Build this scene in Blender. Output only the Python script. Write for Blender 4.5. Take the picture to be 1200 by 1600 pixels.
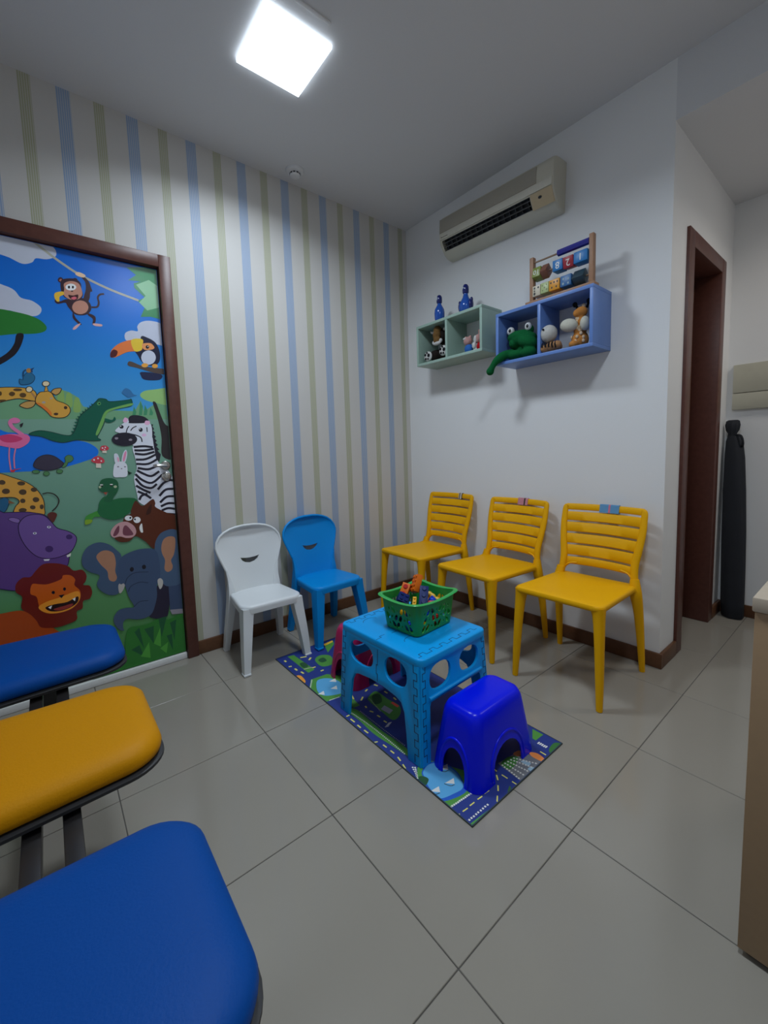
import bpy, bmesh, math, random
from math import sin, cos, pi, radians, hypot
from mathutils import Vector, Matrix

for o in list(bpy.data.objects):
    bpy.data.objects.remove(o)
scene = bpy.context.scene
COL = scene.collection
random.seed(7)

# ------------------------------------------------------------------ camera, world, exposure
XW, YS, YO, CEIL, SOFFIT, XFAR = 1.68, 1.887, 0.146, 2.769, 2.516, 2.76
YAW, PITCH, ROLL, FOCAL = radians(38.74618), radians(5.247807), radians(-1.842688), 646.8025
fwd = Vector((sin(YAW) * cos(PITCH), cos(YAW) * cos(PITCH), -sin(PITCH)))
right = Vector((cos(YAW), -sin(YAW), 0))
up = right.cross(fwd)
r_ = cos(ROLL) * right + sin(ROLL) * up
u_ = -sin(ROLL) * right + cos(ROLL) * up
cam_data = bpy.data.cameras.new('camera')
cam = bpy.data.objects.new('camera', cam_data)
COL.objects.link(cam)
M = Matrix((r_, u_, -fwd)).transposed().to_4x4()
M.translation = (-0.6015, -0.53, 1.11)
cam.matrix_world = M
cam_data.sensor_fit = 'VERTICAL'
cam_data.sensor_height = 36.0
cam_data.lens = FOCAL / 1600 * 36
cam_data.shift_x = (600 - 592.048) / 1600
cam_data.shift_y = -(800 - 764.714) / 1600
cam_data.clip_start = 0.02
scene.camera = cam
world = bpy.data.worlds.new('world')
scene.world = world
world.use_nodes = True
world.node_tree.nodes['Background'].inputs[0].default_value = (0.05, 0.05, 0.055, 1)
world.node_tree.nodes['Background'].inputs[1].default_value = 0.3
vs = scene.view_settings
vs.view_transform = 'Standard'
vs.look = 'None'
vs.gamma = 1.0
vs.use_curve_mapping = False
vs.exposure = 0.0
LAMP_POWER = 15.0          # watts of each cool panel lamp (one in view, one overhead behind it)
LAMP_COLOR = (0.78, 0.89, 1.0)
LAMP_SPREAD = 152.0
SIDE_POWER = 5.0           # watts of the panel over the passage (out of view)
SIDE_COLOR = (1.0, 0.95, 0.88)

# ------------------------------------------------------------------ helpers
def lin(c):
    c = c / 255.0
    return c / 12.92 if c <= 0.04045 else ((c + 0.055) / 1.055) ** 2.4

MATS = {}
def mat(name, rgb, rough=0.5, metal=0.0, bump=0.0, scale=60, var=0.05, emit=None, spec=0.5, coat=0.0, vscale=None):
    if name in MATS:
        return MATS[name]
    m = bpy.data.materials.new(name)
    m.use_nodes = True
    nt = m.node_tree
    b = nt.nodes['Principled BSDF']
    b.inputs['Base Color'].default_value = (*rgb, 1)
    b.inputs['Roughness'].default_value = rough
    b.inputs['Metallic'].default_value = metal
    b.inputs['Specular IOR Level'].default_value = spec
    b.inputs['Coat Weight'].default_value = coat
    tc = nt.nodes.new('ShaderNodeTexCoord')
    if var or bump:
        n = nt.nodes.new('ShaderNodeTexNoise')
        n.inputs['Scale'].default_value = scale
        n.inputs['Detail'].default_value = 4
        nt.links.new(tc.outputs['Object'], n.inputs['Vector'])
        if var:
            n2 = n
            if vscale:
                n2 = nt.nodes.new('ShaderNodeTexNoise')
                n2.inputs['Scale'].default_value = vscale
                nt.links.new(tc.outputs['Object'], n2.inputs['Vector'])
            mx = nt.nodes.new('ShaderNodeMix')
            mx.data_type = 'RGBA'
            mx.inputs[6].default_value = (*[c * (1 - var) for c in rgb], 1)
            mx.inputs[7].default_value = (*[min(1, c * (1 + var)) for c in rgb], 1)
            nt.links.new(n2.outputs['Fac'], mx.inputs[0])
            nt.links.new(mx.outputs[2], b.inputs['Base Color'])
        if bump:
            bp = nt.nodes.new('ShaderNodeBump')
            bp.inputs['Strength'].default_value = bump
            bp.inputs['Distance'].default_value = 0.002
            nt.links.new(n.outputs['Fac'], bp.inputs['Height'])
            nt.links.new(bp.outputs['Normal'], b.inputs['Normal'])
    if emit:
        b.inputs['Emission Color'].default_value = (*emit[0], 1)
        b.inputs['Emission Strength'].default_value = emit[1]
    MATS[name] = m
    return m

def shown(r, g, b, e):
    """albedo of a print or plastic that appears as this sRGB value under illumination e"""
    return tuple(min(0.92, lin(c) / e) for c in (r, g, b))

def smooth(me, ang=35):
    me.shade_smooth()
    me.set_sharp_from_angle(angle=radians(ang))

def link(name, me, m=None, parent=None, sm=True, ang=35):
    if m is not None:
        if len(me.materials):
            me.materials.clear()
        for k in (m if isinstance(m, (list, tuple)) else [m]):
            me.materials.append(k)
    if sm:
        smooth(me, ang)
    o = bpy.data.objects.new(name, me)
    COL.objects.link(o)
    if parent is not None:
        o.parent = parent
    return o

def frombm(name, bm, m=None, parent=None, sm=True, ang=35, fix=True):
    if fix:
        bmesh.ops.recalc_face_normals(bm, faces=bm.faces[:])
    me = bpy.data.meshes.new(name)
    bm.to_mesh(me)
    bm.free()
    return link(name, me, m, parent, sm, ang)

def tag(o, label, cat, group=None):
    o['label'] = label
    o['category'] = cat
    if group:
        o['group'] = group
    return o

def thing(name, label, cat, loc=(0, 0, 0), rz=0.0, group=None):
    o = bpy.data.objects.new(name, None)
    COL.objects.link(o)
    o.location = loc
    o.rotation_euler = (0, 0, rz)
    o.empty_display_size = 0.05
    return tag(o, label, cat, group)

def struct(o):
    o['kind'] = 'structure'
    return o

def box(bm, x0, x1, y0, y1, z0, z1, bev=0.0, seg=2):
    g = bmesh.ops.create_cube(bm, size=1)
    vs_ = g['verts']
    for v in vs_:
        v.co = Vector(((x0 + x1) / 2 + v.co.x * (x1 - x0), (y0 + y1) / 2 + v.co.y * (y1 - y0), (z0 + z1) / 2 + v.co.z * (z1 - z0)))
    if bev:
        ed = list({e for v in vs_ for e in v.link_edges})
        bmesh.ops.bevel(bm, geom=ed, offset=bev, segments=seg, affect='EDGES', profile=0.5)
    return bm

def boxes(name, lst, m, parent=None, bev=0.0, seg=2):
    bm = bmesh.new()
    for b in lst:
        box(bm, *b, bev=bev, seg=seg)
    return frombm(name, bm, m, parent)

def loft(bm, secs, cap=True, closed=True):
    rings = [[bm.verts.new(p) for p in s] for s in secs]
    n = len(rings[0])
    for a, b in zip(rings, rings[1:]):
        for i in range(n if closed else n - 1):
            j = (i + 1) % n
            bm.faces.new((a[i], a[j], b[j], b[i]))
    if cap and closed:
        bm.faces.new(rings[0][::-1])
        bm.faces.new(rings[-1])
    return rings

def catmull(pts, closed=False, n=4):
    pts = [Vector(p) for p in pts]
    N = len(pts)
    out = []
    for i in range(N if closed else N - 1):
        if closed:
            p0, p1, p2, p3 = pts[(i - 1) % N], pts[i], pts[(i + 1) % N], pts[(i + 2) % N]
        else:
            p1, p2 = pts[i], pts[i + 1]
            p0 = pts[i - 1] if i else p1 * 2 - p2
            p3 = pts[i + 2] if i + 2 < N else p2 * 2 - p1
        for k in range(n):
            t = k / n
            out.append(0.5 * ((2 * p1) + (p2 - p0) * t + (2 * p0 - 5 * p1 + 4 * p2 - p3) * t * t + (3 * p1 - p0 - 3 * p2 + p3) * t ** 3))
    if not closed:
        out.append(pts[-1])
    return out

def sweep(bm, path, rad, n=10, sm=4, up=(0, 0, 1), closed=False, square=0.0):
    """tube along path; rad: list of r or (ra, rb), one for each path point; rb runs along 'up'"""
    rr_ = [(r, r) if not isinstance(r, tuple) else r for r in rad]
    ext = [Vector((*p, *r)) for p, r in zip(path, rr_)]
    def c5(pts):
        A = catmull([p[:3] for p in pts], closed, sm) if sm > 1 else [Vector(p[:3]) for p in pts]
        R = catmull([(p[3], p[4], 0) for p in pts], closed, sm) if sm > 1 else [Vector((p[3], p[4], 0)) for p in pts]
        return A, R
    A, R = c5([(*p, *r) for p, r in zip(path, rr_)])
    secs = []
    upv = Vector(up)
    for i, p in enumerate(A):
        if closed:
            t = A[(i + 1) % len(A)] - A[i - 1]
        else:
            t = A[min(i + 1, len(A) - 1)] - A[max(i - 1, 0)]
        t.normalize()
        s = t.cross(upv)
        if s.length < 1e-4:
            s = t.cross(Vector((1, 0, 0)))
        s.normalize()
        w = s.cross(t)
        ring = []
        for k in range(n):
            a = 2 * pi * k / n
            ca, sa = cos(a), sin(a)
            if square:
                q = 1.0 / max(abs(ca), abs(sa))
                f = 1 + (q - 1) * square
                ca, sa = ca * f, sa * f
            ring.append(p + s * ca * R[i][0] + w * sa * R[i][1])
        secs.append(ring)
    if closed:
        secs.append(secs[0])
        rings = [[bm.verts.new(q) for q in s] for s in secs[:-1]]
        for i in range(len(rings)):
            a, b = rings[i], rings[(i + 1) % len(rings)]
            for k in range(n):
                j = (k + 1) % n
                bm.faces.new((a[k], a[j], b[j], b[k]))
    else:
        loft(bm, secs)
    return bm

def rr(hx, hy, r, n=6, cx=0, cy=0):
    out = []
    for (sx, sy, a0) in ((1, 1, 0), (-1, 1, pi / 2), (-1, -1, pi), (1, -1, 1.5 * pi)):
        for k in range(n + 1):
            a = a0 + k / n * pi / 2
            out.append((cx + sx * (hx - r) + r * cos(a), cy + sy * (hy - r) + r * sin(a)))
    return out

def lathe(bm, prof, n=20, c=(0, 0)):
    secs = [[(c[0] + r * cos(2 * pi * k / n), c[1] + r * sin(2 * pi * k / n), z) for k in range(n)] for r, z in prof]
    loft(bm, secs)
    return bm

def ell(bm, c, r, seg=16, rings=10, rot=None):
    g = bmesh.ops.create_uvsphere(bm, u_segments=seg, v_segments=rings, radius=1)
    mt = Matrix.Translation(c) @ ((rot.to_matrix().to_4x4()) if rot is not None else Matrix()) @ Matrix.Diagonal((*(r if isinstance(r, tuple) else (r, r, r)), 1))
    bmesh.ops.transform(bm, matrix=mt, verts=g['verts'])
    return bm

def evaluated(o):
    bpy.context.view_layer.update()
    dg = bpy.context.evaluated_depsgraph_get()
    return bpy.data.meshes.new_from_object(o.evaluated_get(dg))

def plate(name, outline, holes, th, m, parent=None, bev=0.001):
    """flat plate with holes, in local XY, thickness along Z (centred)"""
    cu = bpy.data.curves.new(name, 'CURVE')
    cu.dimensions = '2D'
    cu.fill_mode = 'BOTH'
    cu.extrude = th / 2 - bev
    cu.bevel_depth = bev
    cu.bevel_resolution = 1
    cu.offset = -bev
    for pts in [outline] + list(holes):
        s = cu.splines.new('POLY')
        s.points.add(len(pts) - 1)
        for i, p in enumerate(pts):
            s.points[i].co = (p[0], p[1], 0, 1)
        s.use_cyclic_u = True
    o = bpy.data.objects.new('temp_curve', cu)
    COL.objects.link(o)
    me = evaluated(o)
    bpy.data.objects.remove(o)
    bpy.data.curves.remove(cu)
    bm = bmesh.new()
    bm.from_mesh(me)
    bmesh.ops.remove_doubles(bm, verts=bm.verts[:], dist=1e-5)
    bpy.data.meshes.remove(me)
    return frombm(name, bm, m, parent, ang=30)

def bake(o, ang=35):
    """apply modifiers"""
    me = evaluated(o)
    o.modifiers.clear()
    old = o.data
    o.data = me
    bpy.data.meshes.remove(old)
    smooth(o.data, ang)
    return o

def cut(o, cutters, ang=35):
    for c in cutters:
        c.parent = o.parent
        md = o.modifiers.new('cut', 'BOOLEAN')
        md.operation = 'DIFFERENCE'
        md.solver = 'EXACT'
        md.object = c
    bake(o, ang)
    for c in cutters:
        me = c.data
        bpy.data.objects.remove(c)
        bpy.data.meshes.remove(me)
    return o

def blob(name, ells, m, parent=None, voxel=0.004):
    bm = bmesh.new()
    for e in ells:
        ell(bm, e[0], e[1], rot=e[2] if len(e) > 2 else None)
    o = frombm(name, bm, m, parent)
    md = o.modifiers.new('r', 'REMESH')
    md.mode = 'VOXEL'
    md.voxel_size = voxel
    md2 = o.modifiers.new('s', 'SMOOTH')
    md2.factor = 0.5
    md2.iterations = 3
    bake(o, 180)
    return o

def move(o, f):
    for v in o.data.vertices:
        v.co = f(v.co.copy())
    o.data.update()
    return o

def letters(name, txt, size, m, parent, mtx, ext=0.0004):
    cu = bpy.data.curves.new(name, 'FONT')
    cu.body = txt
    cu.size = size
    cu.align_x = 'CENTER'
    cu.align_y = 'CENTER'
    cu.extrude = ext
    cu.resolution_u = 3
    o = bpy.data.objects.new('temp_text', cu)
    COL.objects.link(o)
    me = evaluated(o)
    bpy.data.objects.remove(o)
    bpy.data.curves.remove(cu)
    me.transform(mtx)
    return link(name, me, m, parent, sm=False)

def dup(root):
    r = root.copy()
    COL.objects.link(r)
    for ch in list(root.children):
        c = ch.copy()
        COL.objects.link(c)
        c.parent = r
        for g in list(ch.children):
            d = g.copy()
            COL.objects.link(d)
            d.parent = c
    return r

def clip(poly, x0, x1, z0, z1):
    for ax, lim, sg in ((0, x0, 1), (0, x1, -1), (1, z0, 1), (1, z1, -1)):
        out = []
        for i, p in enumerate(poly):
            q = poly[i - 1]
            a, b = (q[ax] - lim) * sg >= 0, (p[ax] - lim) * sg >= 0
            if a != b:
                t = (lim - q[ax]) / (p[ax] - q[ax])
                out.append((q[0] + (p[0] - q[0]) * t, q[1] + (p[1] - q[1]) * t))
            if b:
                out.append(p)
        poly = out
        if len(poly) < 3:
            return []
    return poly

def print_shapes(figs, frame, to3, illum, parent, step, rough):
    """flat coloured print: every figure one mesh of thin layers lying on its surface"""
    lev = 0
    for nm, shapes in figs:
        bm = bmesh.new()
        mats, idx = [], {}
        for sh in shapes:
            kind, col, flat = sh[0], sh[1], sh[2]
            pts = [(flat[i] / 1000, flat[i + 1] / 1000) for i in range(0, len(flat), 2)]
            w = sh[3] / 1000 if len(sh) > 3 else 0
            if kind != 'd':
                lev += 1
            polys = []
            if kind == 'p':
                polys = [pts]
            elif kind == 's':
                polys = [[(p.x, p.y) for p in catmull([(*q, 0) for q in pts], True, 4)]]
            elif kind == 'd':
                x, y = pts[0]
                polys = [[(x - w / 2, y - w / 2), (x + w / 2, y - w / 2), (x + w / 2, y + w / 2), (x - w / 2, y + w / 2)]]
            else:
                closed = kind in 'oq'
                c = catmull([(*q, 0) for q in pts], closed, 4) if kind != 'q' else [Vector((*q, 0)) for q in pts]
                N = len(c)
                L, Rr = [], []
                for i, p in enumerate(c):
                    t = (c[(i + 1) % N] - c[i - 1]) if closed else (c[min(i + 1, N - 1)] - c[max(i - 1, 0)])
                    t.normalize()
                    n_ = Vector((-t.y, t.x, 0)) * w / 2
                    L.append(p + n_)
                    Rr.append(p - n_)
                for i in range(N if closed else N - 1):
                    j = (i + 1) % N
                    polys.append([(q.x, q.y) for q in (L[i], L[j], Rr[j], Rr[i])])
            if col not in idx:
                idx[col] = len(mats)
                mats.append(mat('print_%d_%d_%d_%d' % (*col, round(illum * 100)), shown(*col, illum), rough, var=0.03, scale=30))
            for poly in polys:
                poly = clip(poly, *frame)
                cl = []
                for q in poly:
                    if not cl or hypot(q[0] - cl[-1][0], q[1] - cl[-1][1]) > 2e-4:
                        cl.append(q)
                if len(cl) > 2 and hypot(cl[0][0] - cl[-1][0], cl[0][1] - cl[-1][1]) < 2e-4:
                    cl.pop()
                if len(cl) < 3:
                    continue
                f = bm.faces.new([bm.verts.new(to3(a, b, lev * step)) for a, b in cl])
                f.material_index = idx[col]
        po = frombm(nm, bm, mats, parent, sm=False, fix=False)
        if nm in ('road_print', 'kerb_print'):
            po['kind'] = 'stuff'

DOOR_PRINT = [
 ('hedge_print', [
  ('p',(96,140,104),(-748,1384,-696,1384,-541,1406,-520,1443,-486,1431,-457,1411,-436,1367,-387,1354,-225,1352,-193,1406,-182,1354,-136,1388,-41,1434,-49,1316,-755,1300)),
  ('s',(128,165,100),(-194,1434,-175,1455,-130,1466,-38,1476,-44,1392,-135,1400,-178,1414)),
  ('s',(118,150,80),(-532,1378,-525,1429,-515,1442,-505,1430,-507,1379)),
  ('s',(118,150,80),(-503,1364,-497,1416,-486,1430,-476,1417,-478,1365)),
  ('s',(118,150,80),(-475,1343,-468,1395,-457,1409,-447,1396,-449,1344)),
  ('p',(55,120,85),(-236,1332,-226,1376,-217,1348,-222,1332)),
  ('p',(55,120,85),(-207,1333,-196,1405,-186,1378,-193,1333)),
  ('p',(55,120,85),(-186,1333,-176,1386,-166,1358,-171,1334)),
  ('p',(55,120,85),(-160,1334,-151,1375,-141,1347,-145,1334)),
 ]),
 ('lake_print', [
  ('s',(0,95,190),(-755,1244,-714,1244,-661,1239,-634,1232,-579,1221,-461,1205,-416,1186,-393,1158,-405,1128,-454,1107,-517,1087,-591,1072,-675,1071,-754,1070,-770,1071)),
 ]),
 ('cloud_print', [
  ('s',(168,172,184),(-694,2123,-703,2012,-645,1988,-604,1973,-571,1987,-556,2008,-519,2013,-487,2032,-482,2057,-497,2077,-545,2101,-601,2138)),
  ('s',(168,172,186),(-716,1867,-671,1867,-641,1854,-622,1827,-585,1821,-557,1799,-559,1775,-579,1757,-618,1754,-664,1766,-725,1761)),
  ('s',(168,172,186),(-240,1712,-235,1736,-209,1751,-181,1752,-181,1775,-164,1798,-127,1812,-75,1808,-47,1780,-53,1698,-156,1708,-227,1698)),
 ]),
 ('tree_print', [
  ('s',(34,105,40),(-735,1759,-695,1766,-654,1764,-601,1757,-564,1742,-544,1718,-551,1696,-586,1680,-651,1669,-744,1656)),
  ('s',(24,18,26),(-649,1669,-626,1672,-636,1629,-658,1585,-687,1554,-715,1531,-748,1501,-744,1542,-712,1562,-681,1592,-660,1629)),
  ('s',(38,33,34),(-139,1400,-124,1399,-109,1348,-93,1298,-73,1280,-39,1299,-52,1116,-114,1122,-111,1215,-117,1285,-128,1347)),
 ]),
 ('vine_print', [
  ('p',(52,120,78),(-207,2054,-40,2095,-59,1827,-118,1833,-162,1825,-140,1876,-170,1902,-136,1924,-180,1962,-181,1984,-149,1999,-205,1994,-168,2026)),
  ('p',(120,165,128),(-171,1979,-112,2015,-62,1987,-69,1889,-130,1862,-164,1895,-132,1933)),
  ('l',(150,150,138),(-568,2085,-495,2030,-418,1982,-364,1959,-277,1930,-166,1904),10.7),
 ]),
 ('monkey_print', [
  ('l',(44,24,34),(-367,1834,-344,1840,-336,1861,-338,1884,-328,1900,-311,1906),7.8),
  ('s',(44,24,34),(-395,1866,-383,1913,-383,1946,-396,1964,-384,1968,-368,1950,-361,1924,-358,1908,-366,1903,-371,1874,-382,1852)),
  ('s',(44,24,34),(-460,1853,-486,1838,-499,1846,-505,1835,-495,1825,-470,1835,-459,1834)),
  ('s',(44,24,34),(-440,1801,-433,1775,-413,1750,-419,1745,-437,1761,-444,1776)),
  ('s',(44,24,34),(-382,1804,-357,1795,-355,1774,-363,1756,-370,1755,-366,1780,-383,1794)),
  ('s',(192,150,148),(-415,1751,-435,1724,-448,1719,-442,1732,-427,1746)),
  ('s',(192,150,148),(-365,1760,-333,1761,-332,1752,-352,1749,-366,1752)),
  ('s',(44,24,34),(-464,1849,-441,1857,-395,1870,-373,1854,-368,1827,-383,1801,-410,1789,-435,1791,-453,1812,-462,1830)),
  ('s',(168,118,100),(-379,1831,-390,1807,-413,1794,-434,1799,-442,1820,-431,1844,-408,1857,-387,1852)),
  ('s',(44,24,34),(-466,1936,-469,1927,-477,1922,-483,1924,-486,1931,-482,1941,-475,1946,-468,1944)),
  ('s',(44,24,34),(-411,1945,-415,1936,-423,1931,-430,1933,-432,1941,-428,1950,-421,1955,-414,1953)),
  ('s',(150,90,78),(-470,1934,-472,1929,-475,1927,-479,1928,-480,1931,-478,1936,-474,1939,-471,1938)),
  ('s',(150,90,78),(-418,1943,-420,1938,-423,1935,-427,1936,-428,1940,-426,1945,-422,1948,-419,1947)),
  ('s',(44,24,34),(-476,1926,-461,1942,-422,1951,-401,1936,-400,1909,-396,1883,-412,1859,-447,1853,-468,1862,-477,1886)),
  ('s',(168,118,100),(-463,1922,-434,1938,-407,1931,-398,1896,-403,1875,-424,1856,-452,1855,-470,1871,-465,1895)),
  ('s',(210,212,215),(-419,1914,-426,1902,-441,1895,-455,1896,-460,1906,-453,1918,-438,1926,-424,1924)),
  ('s',(18,16,24),(-443,1909,-444,1904,-447,1902,-450,1903,-451,1908,-449,1913,-446,1915,-443,1914)),
  ('s',(18,16,24),(-428,1912,-430,1907,-432,1905,-435,1906,-436,1911,-434,1916,-431,1918,-429,1917)),
  ('s',(18,16,24),(-432,1894,-434,1891,-437,1890,-440,1890,-441,1892,-440,1894,-437,1895,-433,1895)),
  ('s',(50,10,15),(-452,1873,-434,1874,-415,1882,-418,1862,-433,1853,-447,1859)),
  ('s',(190,85,100),(-443,1861,-429,1870,-421,1865,-433,1855)),
  ('s',(205,160,50),(-500,1872,-472,1884,-468,1872,-485,1858,-487,1838,-497,1836,-504,1851)),
  ('s',(205,170,140),(-417,1979,-402,1985,-380,1977,-384,1966,-398,1964,-415,1969)),
 ]),
 ('toucan_print', [
  ('s',(72,60,54),(-232,1597,-214,1596,-166,1580,-62,1574,-64,1549,-124,1552,-195,1569,-236,1577)),
  ('s',(28,34,62),(-179,1551,-91,1547,-92,1522,-127,1513,-170,1514,-182,1530)),
  ('s',(24,26,48),(-169,1726,-140,1726,-105,1707,-89,1669,-88,1628,-102,1599,-136,1587,-171,1599,-190,1633,-199,1651,-174,1658)),
  ('s',(172,176,190),(-108,1630,-120,1603,-145,1590,-168,1598,-175,1623,-164,1649,-139,1663,-116,1655)),
  ('s',(222,105,52),(-299,1647,-270,1677,-227,1700,-164,1715,-165,1683,-174,1657,-231,1644,-274,1619,-295,1609,-308,1619)),
  ('s',(228,168,48),(-213,1704,-164,1715,-165,1683,-173,1659,-203,1652)),
  ('s',(70,20,24),(-304,1635,-291,1648,-276,1640,-285,1616,-305,1608,-309,1619)),
  ('s',(214,130,80),(-165,1691,-128,1700,-111,1682,-123,1669,-159,1664)),
  ('s',(18,16,24),(-135,1680,-138,1673,-144,1670,-149,1672,-151,1678,-148,1685,-142,1688,-137,1686)),
  ('s',(220,220,220),(-138,1682,-139,1680,-141,1679,-142,1680,-143,1681,-142,1683,-140,1684,-139,1684)),
  ('s',(224,140,60),(-146,1587,-151,1580,-162,1575,-173,1577,-177,1584,-172,1592,-161,1596,-150,1594)),
  ('s',(224,140,60),(-101,1588,-106,1580,-116,1576,-126,1578,-129,1585,-125,1593,-115,1597,-105,1595)),
 ]),
 ('giraffe_print', [
  ('s',(186,138,54),(-744,1428,-723,1435,-684,1439,-644,1439,-612,1430,-603,1410,-605,1385,-622,1384,-662,1391,-696,1384,-728,1372,-749,1364)),
  ('o',(34,26,22),(-744,1428,-723,1435,-684,1439,-644,1439,-612,1430,-603,1410,-605,1385,-622,1384,-662,1391,-696,1384,-728,1372,-749,1364),3),
  ('s',(78,56,26),(-676,1411,-680,1404,-687,1400,-694,1403,-697,1409,-693,1416,-686,1420,-678,1417)),
  ('s',(78,56,26),(-639,1408,-643,1400,-652,1396,-659,1399,-662,1406,-658,1414,-650,1417,-642,1415)),
  ('s',(78,56,26),(-651,1430,-656,1425,-667,1423,-677,1424,-681,1428,-676,1433,-666,1435,-655,1434)),
  ('s',(78,56,26),(-719,1410,-721,1403,-726,1400,-730,1402,-732,1409,-729,1416,-724,1419,-720,1416)),
  ('s',(78,56,26),(-707,1380,-712,1377,-723,1375,-734,1376,-738,1379,-733,1382,-722,1384,-711,1384)),
  ('s',(170,130,70),(-551,1427,-538,1442,-513,1446,-520,1425,-534,1415,-545,1420)),
  ('o',(34,26,22),(-551,1427,-538,1442,-513,1446,-520,1425,-534,1415,-545,1420),3),
  ('s',(170,130,70),(-665,1363,-641,1380,-611,1381,-618,1360,-638,1350,-654,1353)),
  ('o',(34,26,22),(-665,1363,-641,1380,-611,1381,-618,1360,-638,1350,-654,1353),3),
  ('s',(150,110,70),(-620,1423,-606,1402,-610,1392,-624,1421)),
  ('p',(186,138,54),(-577,1422,-569,1451,-564,1451,-560,1423)),
  ('q',(34,26,22),(-577,1422,-569,1451,-564,1451,-560,1423),2),
  ('s',(196,182,150),(-553,1464,-558,1455,-567,1451,-576,1453,-579,1462,-575,1471,-565,1475,-556,1472)),
  ('o',(34,26,22),(-553,1464,-558,1455,-567,1451,-576,1453,-579,1462,-575,1471,-565,1475,-556,1472),3),
  ('s',(196,182,150),(-615,1434,-620,1425,-628,1421,-636,1424,-638,1433,-634,1442,-626,1446,-618,1443)),
  ('o',(34,26,22),(-615,1434,-620,1425,-628,1421,-636,1424,-638,1433,-634,1442,-626,1446,-618,1443),3),
  ('s',(186,138,54),(-606,1402,-591,1423,-573,1427,-562,1430,-548,1420,-536,1392,-508,1379,-491,1365,-487,1343,-501,1320,-525,1311,-557,1315,-572,1336,-588,1354,-609,1374)),
  ('o',(34,26,22),(-606,1402,-591,1423,-573,1427,-562,1430,-548,1420,-536,1392,-508,1379,-491,1365,-487,1343,-501,1320,-525,1311,-557,1315,-572,1336,-588,1354,-609,1374),3),
  ('s',(192,104,36),(-608,1377,-584,1368,-558,1337,-560,1319,-572,1337,-588,1355)),
  ('s',(60,40,26),(-497,1359,-499,1354,-504,1351,-509,1353,-510,1359,-508,1364,-503,1366,-499,1364)),
  ('s',(60,40,26),(-533,1329,-536,1324,-542,1322,-548,1324,-550,1328,-547,1332,-541,1334,-535,1333)),
  ('s',(150,140,130),(-574,1379,-576,1376,-581,1374,-586,1375,-588,1379,-585,1382,-580,1384,-576,1382)),
  ('s',(150,140,130),(-548,1399,-550,1396,-553,1395,-557,1396,-558,1398,-557,1400,-553,1401,-549,1401)),
 ]),
 ('bird_print', [
  ('s',(30,92,128),(-643,1484,-633,1502,-617,1507,-604,1494,-606,1476,-618,1461,-638,1453,-656,1455,-656,1476,-645,1473)),
  ('o',(14,44,70),(-643,1484,-633,1502,-617,1507,-604,1494,-606,1476,-618,1461,-638,1453,-656,1455,-656,1476,-645,1473),2),
  ('l',(20,62,96),(-643,1487,-640,1508,-631,1519),5.1),
  ('s',(150,110,60),(-613,1517,-616,1509,-622,1506,-628,1508,-630,1515,-627,1523,-621,1526,-615,1524)),
  ('p',(30,60,100),(-615,1524,-601,1531,-609,1518,-608,1509,-615,1510)),
  ('s',(42,96,142),(-273,1441,-265,1457,-252,1464,-235,1455,-223,1436,-207,1433,-223,1428,-248,1419,-261,1430)),
 ]),
 ('flamingo_print', [
  ('l',(200,110,130),(-714,1180,-719,1135,-718,1075),4.3),
  ('l',(200,110,130),(-694,1176,-703,1134,-705,1087),4.3),
  ('s',(170,40,56),(-719,1079,-704,1083,-682,1086,-704,1078,-707,1071,-718,1072)),
  ('l',(198,104,148),(-696,1299,-703,1285,-697,1265,-679,1246,-657,1225),13.9),
  ('s',(198,104,148),(-669,1295,-675,1286,-688,1283,-700,1286,-704,1295,-698,1304,-686,1308,-674,1304)),
  ('p',(30,20,30),(-672,1279,-659,1287,-663,1272,-670,1264)),
  ('s',(198,92,136),(-762,1222,-741,1228,-709,1237,-675,1235,-653,1235,-642,1218,-654,1193,-685,1174,-719,1180,-744,1187,-764,1191)),
  ('s',(180,48,94),(-746,1225,-709,1235,-668,1218,-691,1202,-728,1202)),
 ]),
 ('crocodile_print', [
  ('p',(0,76,58),(-484,1236,-493,1251,-477,1251)),
  ('p',(0,76,58),(-477,1251,-486,1266,-470,1266)),
  ('p',(0,76,58),(-469,1267,-481,1279,-465,1282)),
  ('p',(0,76,58),(-465,1282,-477,1294,-460,1297)),
  ('p',(0,76,58),(-462,1295,-470,1311,-454,1306)),
  ('p',(0,76,58),(-454,1306,-463,1322,-447,1318)),
  ('p',(0,76,58),(-448,1317,-453,1335,-438,1328)),
  ('p',(0,76,58),(-438,1328,-443,1347,-428,1340)),
  ('p',(0,76,58),(-429,1339,-431,1358,-419,1347)),
  ('p',(0,76,58),(-419,1347,-421,1366,-409,1354)),
  ('p',(0,76,58),(-408,1355,-413,1373,-399,1365)),
  ('p',(0,76,58),(-399,1365,-405,1383,-390,1375)),
  ('s',(0,76,58),(-645,1235,-610,1252,-566,1246,-520,1232,-490,1235,-468,1277,-452,1322,-412,1361,-384,1392,-370,1407,-344,1406,-325,1395,-249,1407,-235,1411,-236,1380,-280,1366,-328,1352,-350,1332,-360,1286,-383,1239,-391,1220,-379,1208,-411,1205,-473,1209,-523,1198,-563,1206,-601,1225)),
  ('o',(0,42,38),(-645,1235,-610,1252,-566,1246,-520,1232,-490,1235,-468,1277,-452,1322,-412,1361,-384,1392,-370,1407,-344,1406,-325,1395,-249,1407,-235,1411,-236,1380,-280,1366,-328,1352,-350,1332,-360,1286,-383,1239,-391,1220,-379,1208,-411,1205,-473,1209,-523,1198,-563,1206,-601,1225),3),
  ('s',(96,146,74),(-237,1391,-321,1363,-352,1344,-372,1301,-397,1239,-388,1235,-363,1286,-346,1332,-322,1353,-238,1379)),
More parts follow.
